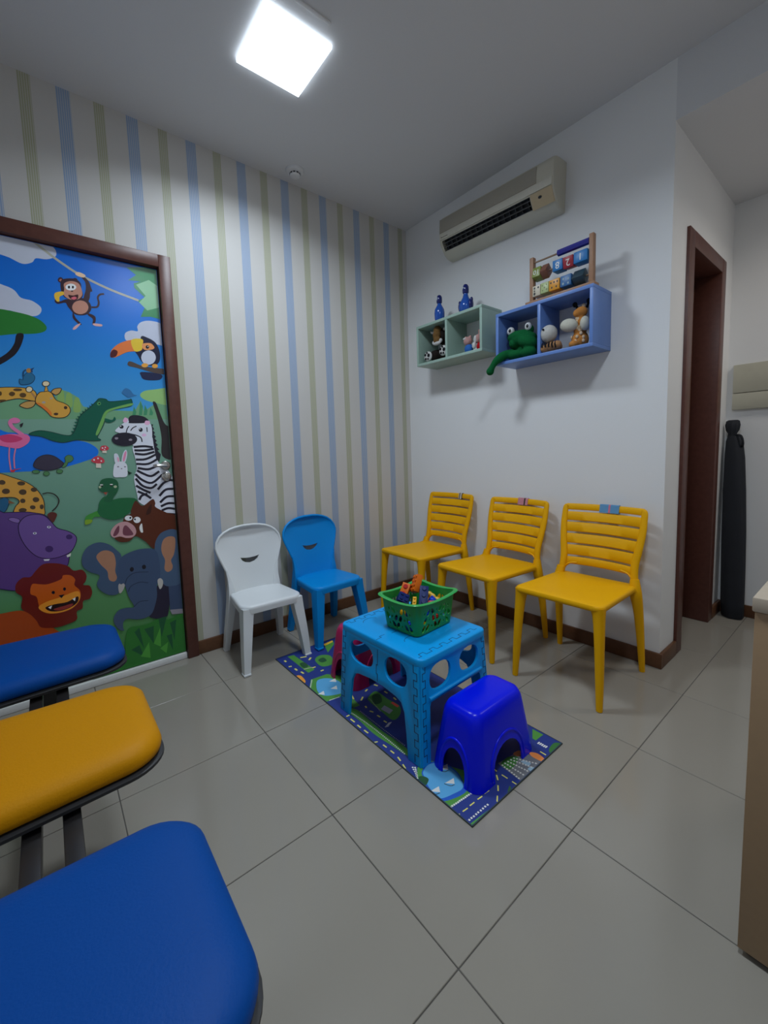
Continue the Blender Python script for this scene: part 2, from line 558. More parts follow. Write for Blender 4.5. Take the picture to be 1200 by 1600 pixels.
  ('s',(70,130,76),(-365,1383,-368,1377,-374,1374,-379,1376,-381,1382,-378,1389,-372,1392,-367,1390)),
  ('s',(18,16,24),(-368,1383,-370,1380,-372,1379,-374,1380,-375,1383,-374,1385,-371,1387,-369,1386)),
  ('s',(0,76,58),(-354,1313,-325,1306,-314,1322,-310,1306,-333,1292,-352,1295)),
 ]),
 ('turtle_print', [
  ('s',(66,110,66),(-621,1067,-625,1062,-635,1060,-644,1063,-647,1069,-643,1074,-633,1076,-624,1073)),
  ('o',(24,50,34),(-621,1067,-625,1062,-635,1060,-644,1063,-647,1069,-643,1074,-633,1076,-624,1073),2),
  ('s',(66,110,66),(-587,1057,-591,1050,-599,1047,-606,1051,-609,1058,-605,1065,-597,1068,-590,1064)),
  ('o',(24,50,34),(-587,1057,-591,1050,-599,1047,-606,1051,-609,1058,-605,1065,-597,1068,-590,1064),2),
  ('s',(66,110,66),(-538,1065,-542,1058,-550,1056,-559,1059,-561,1066,-558,1072,-549,1074,-541,1071)),
  ('o',(24,50,34),(-538,1065,-542,1058,-550,1056,-559,1059,-561,1066,-558,1072,-549,1074,-541,1071),2),
  ('s',(66,110,66),(-540,1090,-525,1109,-525,1128,-513,1139,-498,1135,-494,1119,-506,1107,-515,1105,-521,1091,-535,1082)),
  ('o',(24,50,34),(-540,1090,-525,1109,-525,1128,-513,1139,-498,1135,-494,1119,-506,1107,-515,1105,-521,1091,-535,1082),2),
  ('s',(48,42,58),(-640,1092,-633,1117,-614,1136,-588,1143,-563,1135,-541,1114,-532,1099,-550,1081,-586,1072,-619,1077)),
  ('o',(22,24,30),(-640,1092,-633,1117,-614,1136,-588,1143,-563,1135,-541,1114,-532,1099,-550,1081,-586,1072,-619,1077),3),
 ]),
 ('mushroom_print', [
  ('p',(190,180,164),(-376,1162,-360,1161,-360,1145,-378,1146)),
  ('s',(172,52,64),(-385,1166,-378,1179,-361,1181,-349,1169,-357,1158,-380,1157)),
  ('s',(215,205,200),(-372,1170,-373,1167,-376,1166,-378,1167,-378,1170,-377,1172,-375,1173,-373,1172)),
  ('s',(215,205,200),(-361,1172,-362,1170,-364,1169,-366,1170,-366,1173,-365,1175,-363,1176,-362,1175)),
  ('s',(215,205,200),(-365,1162,-366,1160,-368,1160,-370,1161,-370,1162,-369,1164,-368,1165,-366,1164)),
  ('p',(190,180,164),(-407,1101,-387,1100,-388,1073,-409,1075)),
  ('s',(172,52,64),(-425,1107,-414,1125,-395,1131,-375,1117,-374,1099,-401,1095)),
  ('s',(215,205,200),(-410,1113,-411,1110,-414,1109,-416,1110,-417,1114,-416,1116,-413,1118,-411,1116)),
  ('s',(215,205,200),(-394,1120,-395,1117,-397,1116,-400,1117,-400,1120,-399,1123,-397,1124,-395,1122)),
  ('s',(215,205,200),(-382,1107,-383,1104,-385,1103,-387,1104,-388,1107,-387,1109,-385,1110,-383,1109)),
 ]),
 ('rabbit_print', [
  ('s',(182,186,194),(-330,1137,-314,1137,-309,1097,-328,1093)),
  ('s',(182,186,194),(-301,1100,-292,1140,-278,1159,-273,1139,-285,1096)),
  ('s',(196,120,150),(-295,1106,-287,1140,-278,1152,-277,1138,-288,1104)),
  ('s',(196,140,160),(-318,1123,-311,1117,-311,1100,-317,1100)),
  ('s',(190,192,200),(-336,1074,-328,1093,-307,1101,-284,1092,-278,1071,-283,1027,-313,1023,-340,1029)),
  ('s',(90,80,90),(-313,1075,-315,1073,-318,1073,-321,1074,-322,1075,-321,1077,-317,1078,-314,1077)),
  ('s',(90,80,90),(-283,1073,-285,1072,-288,1071,-291,1072,-292,1074,-291,1076,-288,1076,-284,1075)),
  ('s',(60,40,50),(-300,1065,-301,1064,-304,1063,-306,1064,-307,1065,-306,1067,-303,1067,-301,1067)),
  ('p',(14,40,30),(-280,1053,-259,1041,-274,1033)),
 ]),
 ('zebra_print', [
  ('s',(188,190,204),(-243,1183,-159,1223,-148,1165,-135,1089,-92,1045,-63,957,-71,788,-147,823,-183,849,-238,888,-245,926,-253,1013,-237,1061,-240,1114)),
  ('p',(28,26,38),(-154,1289,-145,1285,-151,1277,-143,1264,-150,1256,-140,1244,-148,1236,-137,1223,-145,1215,-135,1202,-143,1194,-131,1181,-140,1173,-126,1156,-136,1152,-121,1131,-131,1093,-145,1111,-151,1173,-154,1236)),
  ('s',(188,190,204),(-316,1251,-297,1275,-264,1303,-249,1315,-179,1301,-158,1289,-153,1256,-160,1207,-195,1180,-239,1177,-287,1235)),
  ('s',(28,26,38),(-254,1299,-255,1315,-241,1330,-213,1332,-184,1325,-166,1309,-172,1301,-187,1293,-251,1291)),
  ('s',(198,152,178),(-280,1299,-270,1319,-257,1311,-265,1295)),
  ('s',(198,152,178),(-185,1289,-179,1305,-161,1303,-162,1289,-173,1283)),
  ('s',(28,26,38),(-279,1273,-282,1266,-289,1264,-295,1266,-297,1273,-294,1279,-287,1282,-281,1279)),
  ('s',(28,26,38),(-196,1259,-199,1251,-206,1248,-212,1251,-214,1259,-211,1266,-204,1269,-198,1266)),
  ('s',(220,222,228),(-288,1276,-289,1274,-291,1273,-293,1274,-294,1276,-293,1278,-291,1279,-289,1278)),
  ('s',(220,222,228),(-205,1263,-206,1261,-208,1260,-210,1261,-211,1263,-210,1265,-208,1266,-206,1265)),
  ('s',(206,160,190),(-181,1232,-185,1227,-192,1225,-199,1227,-202,1232,-198,1237,-191,1240,-184,1237)),
  ('l',(28,26,38),(-248,1237,-227,1231,-207,1219,-203,1197),5.3),
  ('l',(28,26,38),(-270,1243,-264,1263,-255,1277),4.4),
  ('l',(28,26,38),(-250,1254,-239,1268,-222,1277),4.6),
  ('l',(28,26,38),(-176,1272,-176,1248),4.2),
  ('s',(26,22,36),(-224,1210,-242,1186,-282,1177,-320,1187,-334,1211,-317,1235,-277,1245,-238,1235)),
  ('s',(130,120,130),(-306,1216,-309,1212,-314,1210,-319,1212,-321,1216,-319,1220,-313,1221,-308,1220)),
  ('s',(130,120,130),(-246,1208,-249,1204,-254,1203,-260,1204,-262,1208,-259,1212,-253,1214,-248,1212)),
  ('l',(28,26,38),(-243,1172,-196,1175,-156,1169),11.1),
  ('l',(28,26,38),(-241,1155,-197,1154,-152,1161),11.1),
  ('l',(28,26,38),(-240,1138,-199,1133,-165,1141,-150,1146),11.4),
  ('l',(28,26,38),(-238,1108,-193,1109,-143,1132),10.9),
  ('l',(28,26,38),(-237,1086,-184,1084,-134,1110),10.9),
  ('l',(28,26,38),(-233,1065,-186,1056,-144,1071),11.4),
  ('l',(28,26,38),(-237,1053,-210,1035,-174,1020,-135,1043),11.1),
  ('l',(28,26,38),(-246,1035,-216,1002,-173,985,-121,1025),10.9),
  ('l',(28,26,38),(-246,1012,-218,973,-179,958,-151,977),11.1),
  ('l',(28,26,38),(-247,976,-216,952,-184,933),11.4),
  ('l',(28,26,38),(-242,946,-210,927,-183,904),11.1),
  ('l',(28,26,38),(-238,901,-225,922,-199,930),11.4),
  ('l',(28,26,38),(-149,947,-120,979,-88,993,-65,988),11.6),
  ('l',(28,26,38),(-144,913,-111,944,-68,945),11.9),
  ('l',(28,26,38),(-143,878,-110,905,-67,905),11.6),
  ('l',(28,26,38),(-141,857,-105,870,-69,866),11.9),
  ('l',(28,26,38),(-138,835,-107,844,-72,836),11.7),
  ('l',(28,26,38),(-128,817,-74,806),11.9),
 ]),
 ('leopard_print', [
  ('l',(34,26,22),(-620,966,-600,970,-577,960,-563,933,-573,904,-592,884),4.6),
  ('s',(78,32,22),(-611,867,-596,880,-579,874,-577,859,-594,831)),
  ('s',(184,132,50),(-775,1070,-754,1068,-717,1049,-671,1023,-638,988,-619,942,-618,901,-628,869,-718,884,-718,916,-702,939,-717,959,-764,963,-784,965)),
  ('o',(34,26,22),(-775,1070,-754,1068,-717,1049,-671,1023,-638,988,-619,942,-618,901,-628,869,-718,884,-718,916,-702,939,-717,959,-764,963,-784,965),3),
  ('s',(66,48,28),(-740,1027,-744,1020,-752,1018,-760,1022,-763,1029,-759,1036,-751,1039,-743,1035)),
  ('s',(66,48,28),(-729,988,-733,980,-743,977,-752,981,-755,990,-750,998,-741,1001,-732,997)),
  ('s',(66,48,28),(-674,980,-678,971,-688,968,-697,973,-700,982,-695,990,-686,993,-677,989)),
  ('s',(66,48,28),(-675,1019,-680,1012,-690,1010,-699,1014,-702,1021,-698,1027,-688,1029,-679,1025)),
  ('s',(66,48,28),(-637,987,-640,981,-649,978,-656,982,-659,989,-655,996,-647,998,-639,995)),
  ('s',(66,48,28),(-633,941,-637,934,-646,931,-653,935,-656,944,-652,952,-644,954,-636,950)),
  ('s',(66,48,28),(-681,941,-684,934,-691,932,-697,935,-699,943,-696,949,-689,952,-683,948)),
  ('s',(66,48,28),(-649,908,-652,902,-659,900,-666,904,-668,911,-665,917,-658,918,-651,915)),
  ('s',(66,48,28),(-680,899,-685,893,-694,891,-704,895,-707,902,-702,908,-693,910,-683,906)),
  ('s',(66,48,28),(-620,907,-623,900,-628,897,-633,901,-634,909,-632,916,-626,919,-621,915)),
  ('s',(22,76,108),(-786,944,-764,956,-748,962,-736,950,-741,922,-754,899,-769,901,-789,906)),
  ('o',(10,34,56),(-786,944,-764,956,-748,962,-736,950,-741,922,-754,899,-769,901,-789,906),2),
  ('p',(110,70,40),(-737,950,-716,933,-738,935)),
 ]),
 ('hippo_print', [
  ('s',(76,50,106),(-790,889,-756,896,-717,894,-677,890,-650,882,-625,873,-609,856,-595,820,-587,767,-549,684,-549,645,-561,617,-600,610,-672,610,-688,583,-719,553,-747,545,-798,565,-818,570)),
  ('o',(26,16,44),(-790,889,-756,896,-717,894,-677,890,-650,882,-625,873,-609,856,-595,820,-587,767,-549,684,-549,645,-561,617,-600,610,-672,610,-688,583,-719,553,-747,545,-798,565,-818,570),3),
  ('s',(112,86,142),(-745,866,-730,872,-708,860,-712,846,-729,851)),
  ('o',(26,16,44),(-745,866,-730,872,-708,860,-712,846,-729,851),2),
  ('s',(92,66,124),(-707,850,-684,872,-650,876,-620,865,-597,832,-579,803,-541,783,-516,759,-513,732,-534,689,-565,672,-610,665,-658,681,-691,724,-711,778,-715,822)),
  ('o',(26,16,44),(-707,850,-684,872,-650,876,-620,865,-597,832,-579,803,-541,783,-516,759,-513,732,-534,689,-565,672,-610,665,-658,681,-691,724,-711,778,-715,822),3),
  ('s',(54,32,84),(-527,753,-531,746,-540,744,-548,748,-551,757,-547,765,-538,767,-530,762)),
  ('s',(54,32,84),(-602,709,-607,699,-618,696,-628,703,-631,714,-626,723,-616,726,-606,720)),
  ('s',(190,190,200),(-655,790,-657,787,-662,786,-666,788,-668,792,-666,795,-661,796,-656,794)),
  ('s',(26,16,44),(-659,791,-660,788,-662,788,-663,789,-664,791,-663,794,-661,794,-659,793)),
  ('s',(190,190,200),(-602,811,-605,808,-610,807,-614,809,-616,813,-614,817,-609,817,-604,815)),
  ('s',(26,16,44),(-607,812,-608,810,-610,809,-611,810,-612,813,-611,815,-609,816,-607,814)),
  ('p',(190,184,190),(-641,667,-618,664,-623,657,-638,659)),
  ('p',(190,190,180),(-556,670,-538,678,-542,663,-554,660)),
 ]),
 ('lion_print', [
  ('s',(142,56,14),(-838,460,-807,455,-738,451,-692,412,-634,341,-599,260,-825,253,-855,263)),
  ('s',(92,22,12),(-674,618,-644,645,-598,640,-557,620,-535,592,-504,590,-488,562,-493,532,-504,515,-479,505,-472,471,-484,442,-510,437,-516,402,-539,393,-542,354,-580,341,-622,338,-674,353,-688,388,-707,424,-735,461,-728,511,-747,538,-744,574,-720,598,-693,596)),
  ('s',(172,76,14),(-690,561,-663,555,-634,549,-586,561,-576,578,-549,572,-533,549,-538,522,-519,490,-522,451,-549,419,-599,405,-646,414,-672,444,-679,499,-699,519)),
  ('s',(198,124,36),(-677,449,-647,468,-593,477,-537,491,-520,479,-525,444,-556,413,-605,404,-651,416)),
  ('s',(30,10,12),(-652,443,-619,449,-571,448,-530,465,-532,438,-562,418,-604,412,-639,422)),
  ('s',(124,42,38),(-624,427,-585,432,-551,435,-561,420,-604,415)),
  ('s',(18,16,24),(-613,504,-615,499,-619,498,-623,501,-625,507,-622,512,-618,513,-614,510)),
  ('s',(18,16,24),(-571,511,-573,506,-577,504,-581,508,-582,513,-580,518,-576,520,-572,516)),
  ('p',(18,16,24),(-601,487,-578,487,-591,471)),
  ('p',(215,210,200),(-643,440,-628,446,-634,430)),
  ('p',(215,210,200),(-551,457,-538,462,-542,444)),
 ]),
 ('long_necked_bird_print', [
  ('s',(52,122,44),(-409,866,-438,859,-465,846,-473,826,-472,805,-450,818,-435,837,-411,837)),
  ('s',(112,142,34),(-470,827,-444,824,-450,810,-472,805)),
  ('s',(20,86,48),(-415,878,-408,909,-384,933,-358,914,-321,919,-265,914,-247,898,-258,871,-279,851,-314,822,-352,813,-388,823,-411,840,-420,862)),
  ('s',(18,78,46),(-390,912,-367,950,-354,973,-324,982,-328,955,-346,929,-360,904)),
  ('s',(16,76,46),(-403,993,-390,1016,-359,1022,-332,1012,-323,987,-336,961,-364,955,-391,955,-405,972)),
  ('s',(200,205,190),(-346,989,-348,987,-352,987,-357,988,-359,990,-357,992,-352,992,-347,991)),
  ('s',(200,205,190),(-387,990,-389,989,-394,988,-398,989,-400,991,-398,993,-393,993,-388,992)),
  ('s',(18,16,24),(-348,984,-350,981,-354,981,-358,982,-359,984,-358,987,-353,987,-349,986)),
  ('s',(18,16,24),(-387,984,-389,982,-393,982,-397,983,-399,985,-397,987,-393,988,-389,987)),
  ('s',(150,160,130),(-330,977,-333,972,-338,971,-342,973,-344,978,-342,982,-337,984,-332,982)),
  ('s',(150,160,130),(-395,980,-397,976,-401,974,-404,976,-406,981,-404,985,-400,986,-396,984)),
  ('p',(142,62,44),(-389,953,-372,953,-379,940)),
 ]),
 ('boar_print', [
  ('s',(74,33,17),(-279,851,-256,899,-234,874,-217,872,-177,900,-166,878,-166,856,-116,821,-68,789,-75,650,-181,635,-224,680,-260,714,-289,719,-319,768,-310,822,-280,835)),
  ('s',(48,20,12),(-213,821,-203,851,-184,875,-191,830)),
  ('s',(74,33,17),(-359,722,-335,732,-308,722,-274,722,-295,697,-324,695,-345,703)),
  ('s',(170,128,130),(-375,749,-359,779,-330,797,-298,795,-271,769,-264,737,-280,715,-309,714,-336,726,-364,725)),
  ('s',(98,52,64),(-365,736,-351,767,-336,781,-339,749,-354,732)),
  ('s',(98,52,64),(-319,768,-304,777,-278,734,-289,724,-321,732)),
  ('s',(205,205,210),(-276,812,-281,803,-293,801,-305,806,-309,816,-303,825,-291,827,-280,822)),
  ('s',(205,205,210),(-240,798,-246,787,-258,784,-268,790,-272,802,-267,812,-255,816,-244,810)),
  ('s',(18,16,24),(-280,814,-282,810,-285,809,-288,811,-289,815,-287,818,-284,819,-281,817)),
  ('s',(18,16,24),(-261,803,-262,800,-265,799,-268,801,-269,804,-268,808,-264,809,-262,807)),
  ('s',(205,200,195),(-248,761,-236,779,-234,750,-234,732,-244,735)),
 ]),
 ('elephant_print', [
  ('s',(26,22,42),(-191,435,-128,427,-144,286,-162,255,-198,259,-238,282,-220,313)),
  ('p',(46,60,86),(-135,446,-56,441,-68,278,-137,290)),
  ('p',(120,116,124),(-138,292,-70,280,-72,254,-129,264)),
  ('s',(58,76,100),(-186,645,-166,700,-133,724,-85,726,-56,683,-61,527,-71,432,-123,420,-159,440,-184,522)),
  ('s',(146,104,80),(-155,640,-142,678,-115,692,-86,681,-87,634,-98,588,-113,561,-107,530,-114,508,-134,501,-148,521,-142,567,-153,604)),
  ('s',(52,70,94),(-500,636,-491,671,-468,699,-428,711,-389,696,-359,664,-337,621,-351,529,-361,453,-372,436,-404,441,-437,471,-450,507,-436,547,-473,572,-497,603)),
  ('s',(146,104,80),(-442,641,-422,664,-395,665,-370,644,-364,598,-370,555,-365,521,-376,504,-394,511,-401,529,-403,562,-427,600)),
  ('s',(150,146,142),(-361,484,-333,486,-342,454,-360,438)),
  ('s',(50,66,92),(-345,611,-305,637,-246,647,-187,633,-170,578,-171,490,-191,435,-195,377,-221,301,-253,281,-293,283,-335,298,-355,287,-358,254,-354,241,-377,254,-394,293,-392,326,-369,353,-336,356,-302,353,-322,409,-336,481,-354,485,-364,543)),
  ('s',(16,16,28),(-289,547,-293,540,-299,537,-305,542,-307,551,-303,559,-297,561,-291,556)),
  ('s',(16,16,28),(-234,549,-237,541,-244,539,-250,543,-252,552,-249,560,-242,562,-236,558)),
  ('l',(30,42,62),(-333,480,-319,511,-284,529,-225,520),4.1),
  ('l',(30,42,62),(-322,438,-308,463,-268,475,-230,463),4.2),
  ('l',(30,42,62),(-302,353,-276,373,-236,369),4.3),
  ('s',(160,156,150),(-186,464,-172,475,-160,458,-165,429,-179,418)),
 ]),
 ('grass_print', [
  ('s',(34,98,36),(-357,173,-337,244,-287,246,-242,246,-196,259,-150,241,-45,229,-50,-96,-360,-50,-495,-29,-488,68,-370,92)),
  ('p',(16,70,40),(-196,259,-156,261,-188,154)),
  ('p',(16,70,40),(-143,221,-111,230,-127,116)),
  ('p',(16,70,40),(-266,222,-221,226,-228,131)),
  ('p',(16,70,40),(-311,219,-287,237,-274,120)),
  ('p',(16,70,40),(-164,155,-136,156,-139,65)),
  ('p',(16,70,40),(-332,131,-294,144,-277,77)),
  ('p',(62,130,48),(-228,131,-191,209,-195,103)),
  ('p',(62,130,48),(-292,82,-249,147,-248,58)),
  ('p',(62,130,48),(-200,95,-159,118,-171,58)),
 ]),
]
MAT_PRINT = [
 ('road_print', [
  ('l',(186,180,86),(282,244,294,244),3.7),
  ('l',(186,180,86),(307,243,328,241),3.8),
  ('l',(186,180,86),(340,242,361,241),3.8),
  ('l',(186,180,86),(377,241,398,239),3.9),
  ('l',(186,180,86),(411,241,433,239),4.2),
  ('l',(186,180,86),(505,261,490,245),4.4),
  ('l',(186,180,86),(472,232,453,218),4.3),
  ('l',(186,180,86),(436,209,416,196),4),
  ('l',(186,180,86),(521,288,519,270),4.6),
  ('l',(186,180,86),(519,250,520,228),4.4),
  ('l',(186,180,86),(520,211,521,190),4.3),
  ('l',(186,180,86),(715,223,715,200),5.1),
  ('l',(185,185,180),(745,250,759,250),5.3),
  ('l',(185,185,180),(746,243,759,242),5.2),
  ('l',(185,185,180),(746,235,759,235),5.2),
  ('l',(185,185,180),(746,228,759,227),5.1),
  ('l',(185,185,180),(747,221,760,220),5.2),
  ('l',(186,180,86),(299,860,314,859),6.5),
  ('l',(186,180,86),(303,835,304,807),6.4),
  ('l',(186,180,86),(302,785,302,762),6.2),
  ('l',(186,180,86),(304,742,305,717),5.9),
  ('l',(186,180,86),(286,663,303,654),5.5),
  ('l',(186,180,86),(308,628,309,608),5.6),
  ('l',(186,180,86),(309,586,310,566),5.4),
  ('l',(186,180,86),(308,544,303,523),5.2),
  ('l',(186,180,86),(298,506,292,485),5),
  ('l',(186,180,86),(304,1400,319,1394),9.5),
  ('l',(186,180,86),(320,1361,320,1336),9.3),
  ('l',(186,180,86),(329,1312,331,1287),9),
  ('l',(186,180,86),(317,1475,318,1456),10),
  ('l',(186,180,86),(397,1446,428,1433),10.1),
  ('l',(186,180,86),(419,1390,440,1407),9.8),
  ('l',(186,180,86),(389,1306,410,1304),9.3),
  ('l',(186,180,86),(407,1249,425,1249),9),
  ('l',(186,180,86),(393,939,406,977),7.4),
  ('l',(186,180,86),(469,953,487,960),7.7),
  ('l',(186,180,86),(435,926,412,909),7.4),
  ('l',(186,180,86),(402,864,398,850),7),
  ('l',(186,180,86),(395,824,402,807),6.8),
  ('l',(186,180,86),(401,780,403,762),6.5),
  ('l',(186,180,86),(399,734,401,717),6.3),
  ('l',(186,180,86),(534,970,540,950),8),
  ('l',(186,180,86),(535,894,536,873),7.6),
  ('l',(186,180,86),(535,829,532,808),7.3),
  ('l',(185,185,180),(378,701,393,695),4.3),
  ('l',(185,185,180),(386,704,401,699),4.3),
  ('l',(185,185,180),(394,707,409,702),4.3),
  ('l',(185,185,180),(402,710,417,705),4.3),
 ]),
 ('park_print', [
  ('p',(62,118,46),(325,460,375,472,439,344,384,268,285,277,286,343,293,427)),
  ('s',(18,72,156),(324,437,366,451,397,436,416,400,413,348,388,302,373,284,329,290,287,311,286,349,293,388,311,418)),
  ('s',(72,138,178),(327,434,364,445,391,431,410,394,407,346,380,302,339,304,291,320,291,352,299,386,315,416)),
  ('p',(185,185,180),(377,408,418,404,399,383)),
  ('l',(40,50,50),(373,408,382,387,397,381),3),
  ('p',(185,185,180),(347,352,386,347,369,329)),
  ('l',(40,50,50),(344,352,353,332,367,327),2.8),
  ('p',(185,185,180),(286,361,323,356,308,337)),
  ('l',(40,50,50),(283,361,292,341,306,336),2.8),
  ('s',(24,66,34),(300,428,315,419,318,398,289,387,288,410)),
  ('s',(24,66,34),(356,472,378,469,380,451,357,455)),
 ]),
 ('lawn_print', [
  ('p',(62,118,46),(281,202,373,195,370,185,281,190)),
 ]),
 ('lawn_print', [
  ('p',(62,118,46),(805,307,806,262,756,264,756,278)),
 ]),
 ('tree_print', [
  ('s',(40,92,40),(747,207,794,212,810,189,760,183,735,190)),
 ]),
 ('parking_print', [
  ('p',(92,94,98),(552,289,664,274,684,185,543,191)),
  ('s',(42,96,36),(562,282,605,283,630,257,568,243,552,265)),
  ('p',(120,145,160),(619,242,635,240,639,213,619,210)),
  ('p',(120,145,160),(605,207,626,208,632,185,607,184)),
  ('s',(196,116,56),(682,246,699,223,691,187,677,186,670,226)),
  ('s',(196,116,56),(632,280,660,277,665,259,635,261)),
  ('s',(40,80,40),(463,190,498,206,491,192,492,184)),
 ]),
 ('lawn_print', [
  ('p',(62,118,46),(349,1504,383,1496,392,1282,351,1276)),
  ('s',(24,66,34),(363,1389,389,1383,384,1335,356,1336)),
 ]),
 ('park_print', [
  ('p',(62,118,46),(329,1212,415,1203,470,1130,390,992,292,1004,290,1155)),
  ('s',(72,138,178),(333,1165,362,1186,403,1161,425,1096,392,1016,316,1043,301,1095)),
  ('p',(185,185,180),(388,1137,427,1143,412,1110)),
  ('p',(185,185,180),(359,1080,396,1084,381,1054)),
  ('p',(185,185,180),(290,1081,326,1086,313,1056)),
 ]),
 ('lawn_print', [
  ('s',(62,118,46),(443,1368,490,1394,530,1352,494,1270,436,1285)),
  ('s',(24,66,34),(456,1356,490,1361,487,1319,457,1320)),
  ('p',(62,118,46),(570,1481,641,1500,621,1455,539,1391)),
  ('p',(200,160,50),(576,1497,638,1503,631,1484,569,1472)),
 ]),
 ('car_print', [
  ('s',(206,130,40),(295,1293,310,1275,304,1220,290,1209,287,1265)),
 ]),
 ('lawn_print', [
  ('s',(62,118,46),(330,905,354,884,360,839,355,707,361,603,360,548,339,525,329,601,319,701,324,806,321,874)),
 ]),
 ('parking_print', [
  ('s',(62,118,46),(446,903,506,921,508,835,515,769,479,721,430,712,431,793,435,871)),
  ('s',(24,66,34),(472,905,503,890,476,840,440,847)),
  ('p',(130,130,140),(439,802,467,812,473,761,445,752)),
  ('p',(190,70,60),(499,807,512,807,513,765,499,763)),
  ('p',(62,118,46),(372,957,393,939,387,884,356,887,348,918)),
 ]),
 ('kerb_print', [
  ('d',(185,185,180),(290,277),6),
  ('d',(185,185,180),(298,277),6),
  ('d',(185,185,180),(306,276),6),
  ('d',(185,185,180),(314,275),6),
  ('d',(185,185,180),(322,274),6),
  ('d',(185,185,180),(330,274),6),
  ('d',(185,185,180),(338,273),6),
  ('d',(185,185,180),(346,272),6),
  ('d',(185,185,180),(354,271),6),
  ('d',(185,185,180),(362,271),6),
  ('d',(185,185,180),(370,270),6),
  ('d',(185,185,180),(379,269),6),
  ('d',(185,185,180),(288,211),6),
  ('d',(185,185,180),(299,211),6),
  ('d',(185,185,180),(309,211),6),
  ('d',(185,185,180),(319,210),6),
  ('d',(185,185,180),(330,210),6),
  ('d',(185,185,180),(340,210),6),
  ('d',(185,185,180),(351,209),6),
  ('d',(185,185,180),(362,209),6),
  ('d',(185,185,180),(373,209),6),
  ('d',(185,185,180),(384,208),6),
  ('d',(185,185,180),(300,437),6),
  ('d',(185,185,180),(304,446),6),
  ('d',(185,185,180),(307,454),6),
  ('d',(185,185,180),(310,463),6),
  ('d',(185,185,180),(314,472),6),
  ('d',(170,170,165),(557,273),6),
  ('d',(170,170,165),(555,263),6),
  ('d',(170,170,165),(554,253),6),
  ('d',(170,170,165),(553,243),6),
  ('d',(170,170,165),(552,233),6),
  ('d',(170,170,165),(551,223),6),
  ('d',(170,170,165),(549,213),6),
  ('d',(170,170,165),(548,204),6),
  ('d',(170,170,165),(571,272),6),
  ('d',(170,170,165),(572,262),6),
  ('d',(170,170,165),(572,252),6),
  ('d',(170,170,165),(572,242),6),
  ('d',(170,170,165),(572,232),6),
  ('d',(170,170,165),(573,222),6),
  ('d',(170,170,165),(573,213),6),
  ('d',(170,170,165),(573,203),6),
  ('d',(170,170,165),(586,270),6),
  ('d',(170,170,165),(588,260),6),
  ('d',(170,170,165),(590,250),6),
  ('d',(170,170,165),(592,241),6),
  ('d',(170,170,165),(593,231),6),
  ('d',(170,170,165),(595,222),6),
  ('d',(170,170,165),(597,212),6),
  ('d',(170,170,165),(598,203),6),
  ('d',(170,170,165),(601,268),6),
  ('d',(170,170,165),(605,258),6),
  ('d',(170,170,165),(608,249),6),
  ('d',(170,170,165),(611,240),6),
  ('d',(170,170,165),(615,230),6),
  ('d',(170,170,165),(618,221),6),
  ('d',(170,170,165),(621,212),6),
  ('d',(170,170,165),(624,203),6),
  ('d',(170,170,165),(616,266),6),
  ('d',(170,170,165),(621,257),6),
  ('d',(170,170,165),(626,248),6),
  ('d',(170,170,165),(631,238),6),
  ('d',(170,170,165),(636,229),6),
  ('d',(170,170,165),(641,220),6),
  ('d',(170,170,165),(646,211),6),
  ('d',(170,170,165),(651,202),6),
  ('d',(185,185,180),(327,878),5),
  ('d',(185,185,180),(328,870),5),
  ('d',(185,185,180),(329,862),5),
  ('d',(185,185,180),(330,854),5),
  ('d',(185,185,180),(331,846),5),
  ('d',(185,185,180),(332,838),5),
  ('d',(185,185,180),(332,830),5),
  ('d',(185,185,180),(333,822),5),
  ('d',(185,185,180),(334,813),5),
  ('d',(185,185,180),(334,805),5),
  ('d',(185,185,180),(335,797),5),
  ('d',(185,185,180),(336,788),5),
  ('d',(185,185,180),(336,780),5),
  ('d',(185,185,180),(337,771),5),
  ('d',(185,185,180),(337,763),5),
  ('d',(185,185,180),(337,754),5),
  ('d',(185,185,180),(338,745),5),
  ('d',(185,185,180),(338,737),5),
  ('d',(185,185,180),(338,728),5),
  ('d',(185,185,180),(339,719),5),
  ('d',(185,185,180),(339,710),5),
  ('d',(185,185,180),(339,702),5),
  ('d',(185,185,180),(339,693),5),
  ('d',(185,185,180),(339,684),5),
  ('d',(185,185,180),(339,675),5),
  ('d',(185,185,180),(339,666),5),
  ('d',(185,185,180),(339,657),5),
  ('d',(185,185,180),(339,648),5),
  ('d',(185,185,180),(339,639),5),
  ('d',(185,185,180),(339,630),5),
  ('d',(185,185,180),(339,621),5),
  ('d',(185,185,180),(339,612),5),
  ('d',(185,185,180),(339,603),5),
  ('d',(185,185,180),(339,594),5),
  ('d',(185,185,180),(338,585),5),
  ('d',(185,185,180),(338,576),5),
  ('d',(185,185,180),(338,567),5),
  ('d',(185,185,180),(338,558),5),
  ('d',(185,185,180),(337,549),5),
  ('d',(185,185,180),(337,540),5),
  ('d',(150,150,140),(364,848),4),
  ('d',(150,150,140),(364,839),4),
  ('d',(150,150,140),(364,830),4),
  ('d',(150,150,140),(364,821),4),
  ('d',(150,150,140),(364,812),4),
  ('d',(150,150,140),(364,804),4),
  ('d',(150,150,140),(364,795),4),
  ('d',(150,150,140),(364,786),4),
  ('d',(150,150,140),(364,778),4),
  ('d',(150,150,140),(364,769),4),
  ('d',(150,150,140),(364,760),4),
  ('d',(150,150,140),(364,752),4),
  ('d',(150,150,140),(364,743),4),
  ('d',(150,150,140),(364,735),4),
  ('d',(150,150,140),(364,726),4),
  ('d',(150,150,140),(364,718),4),
  ('d',(150,150,140),(364,709),4),
  ('d',(150,150,140),(364,701),4),
  ('d',(150,150,140),(364,693),4),
  ('d',(150,150,140),(364,684),4),
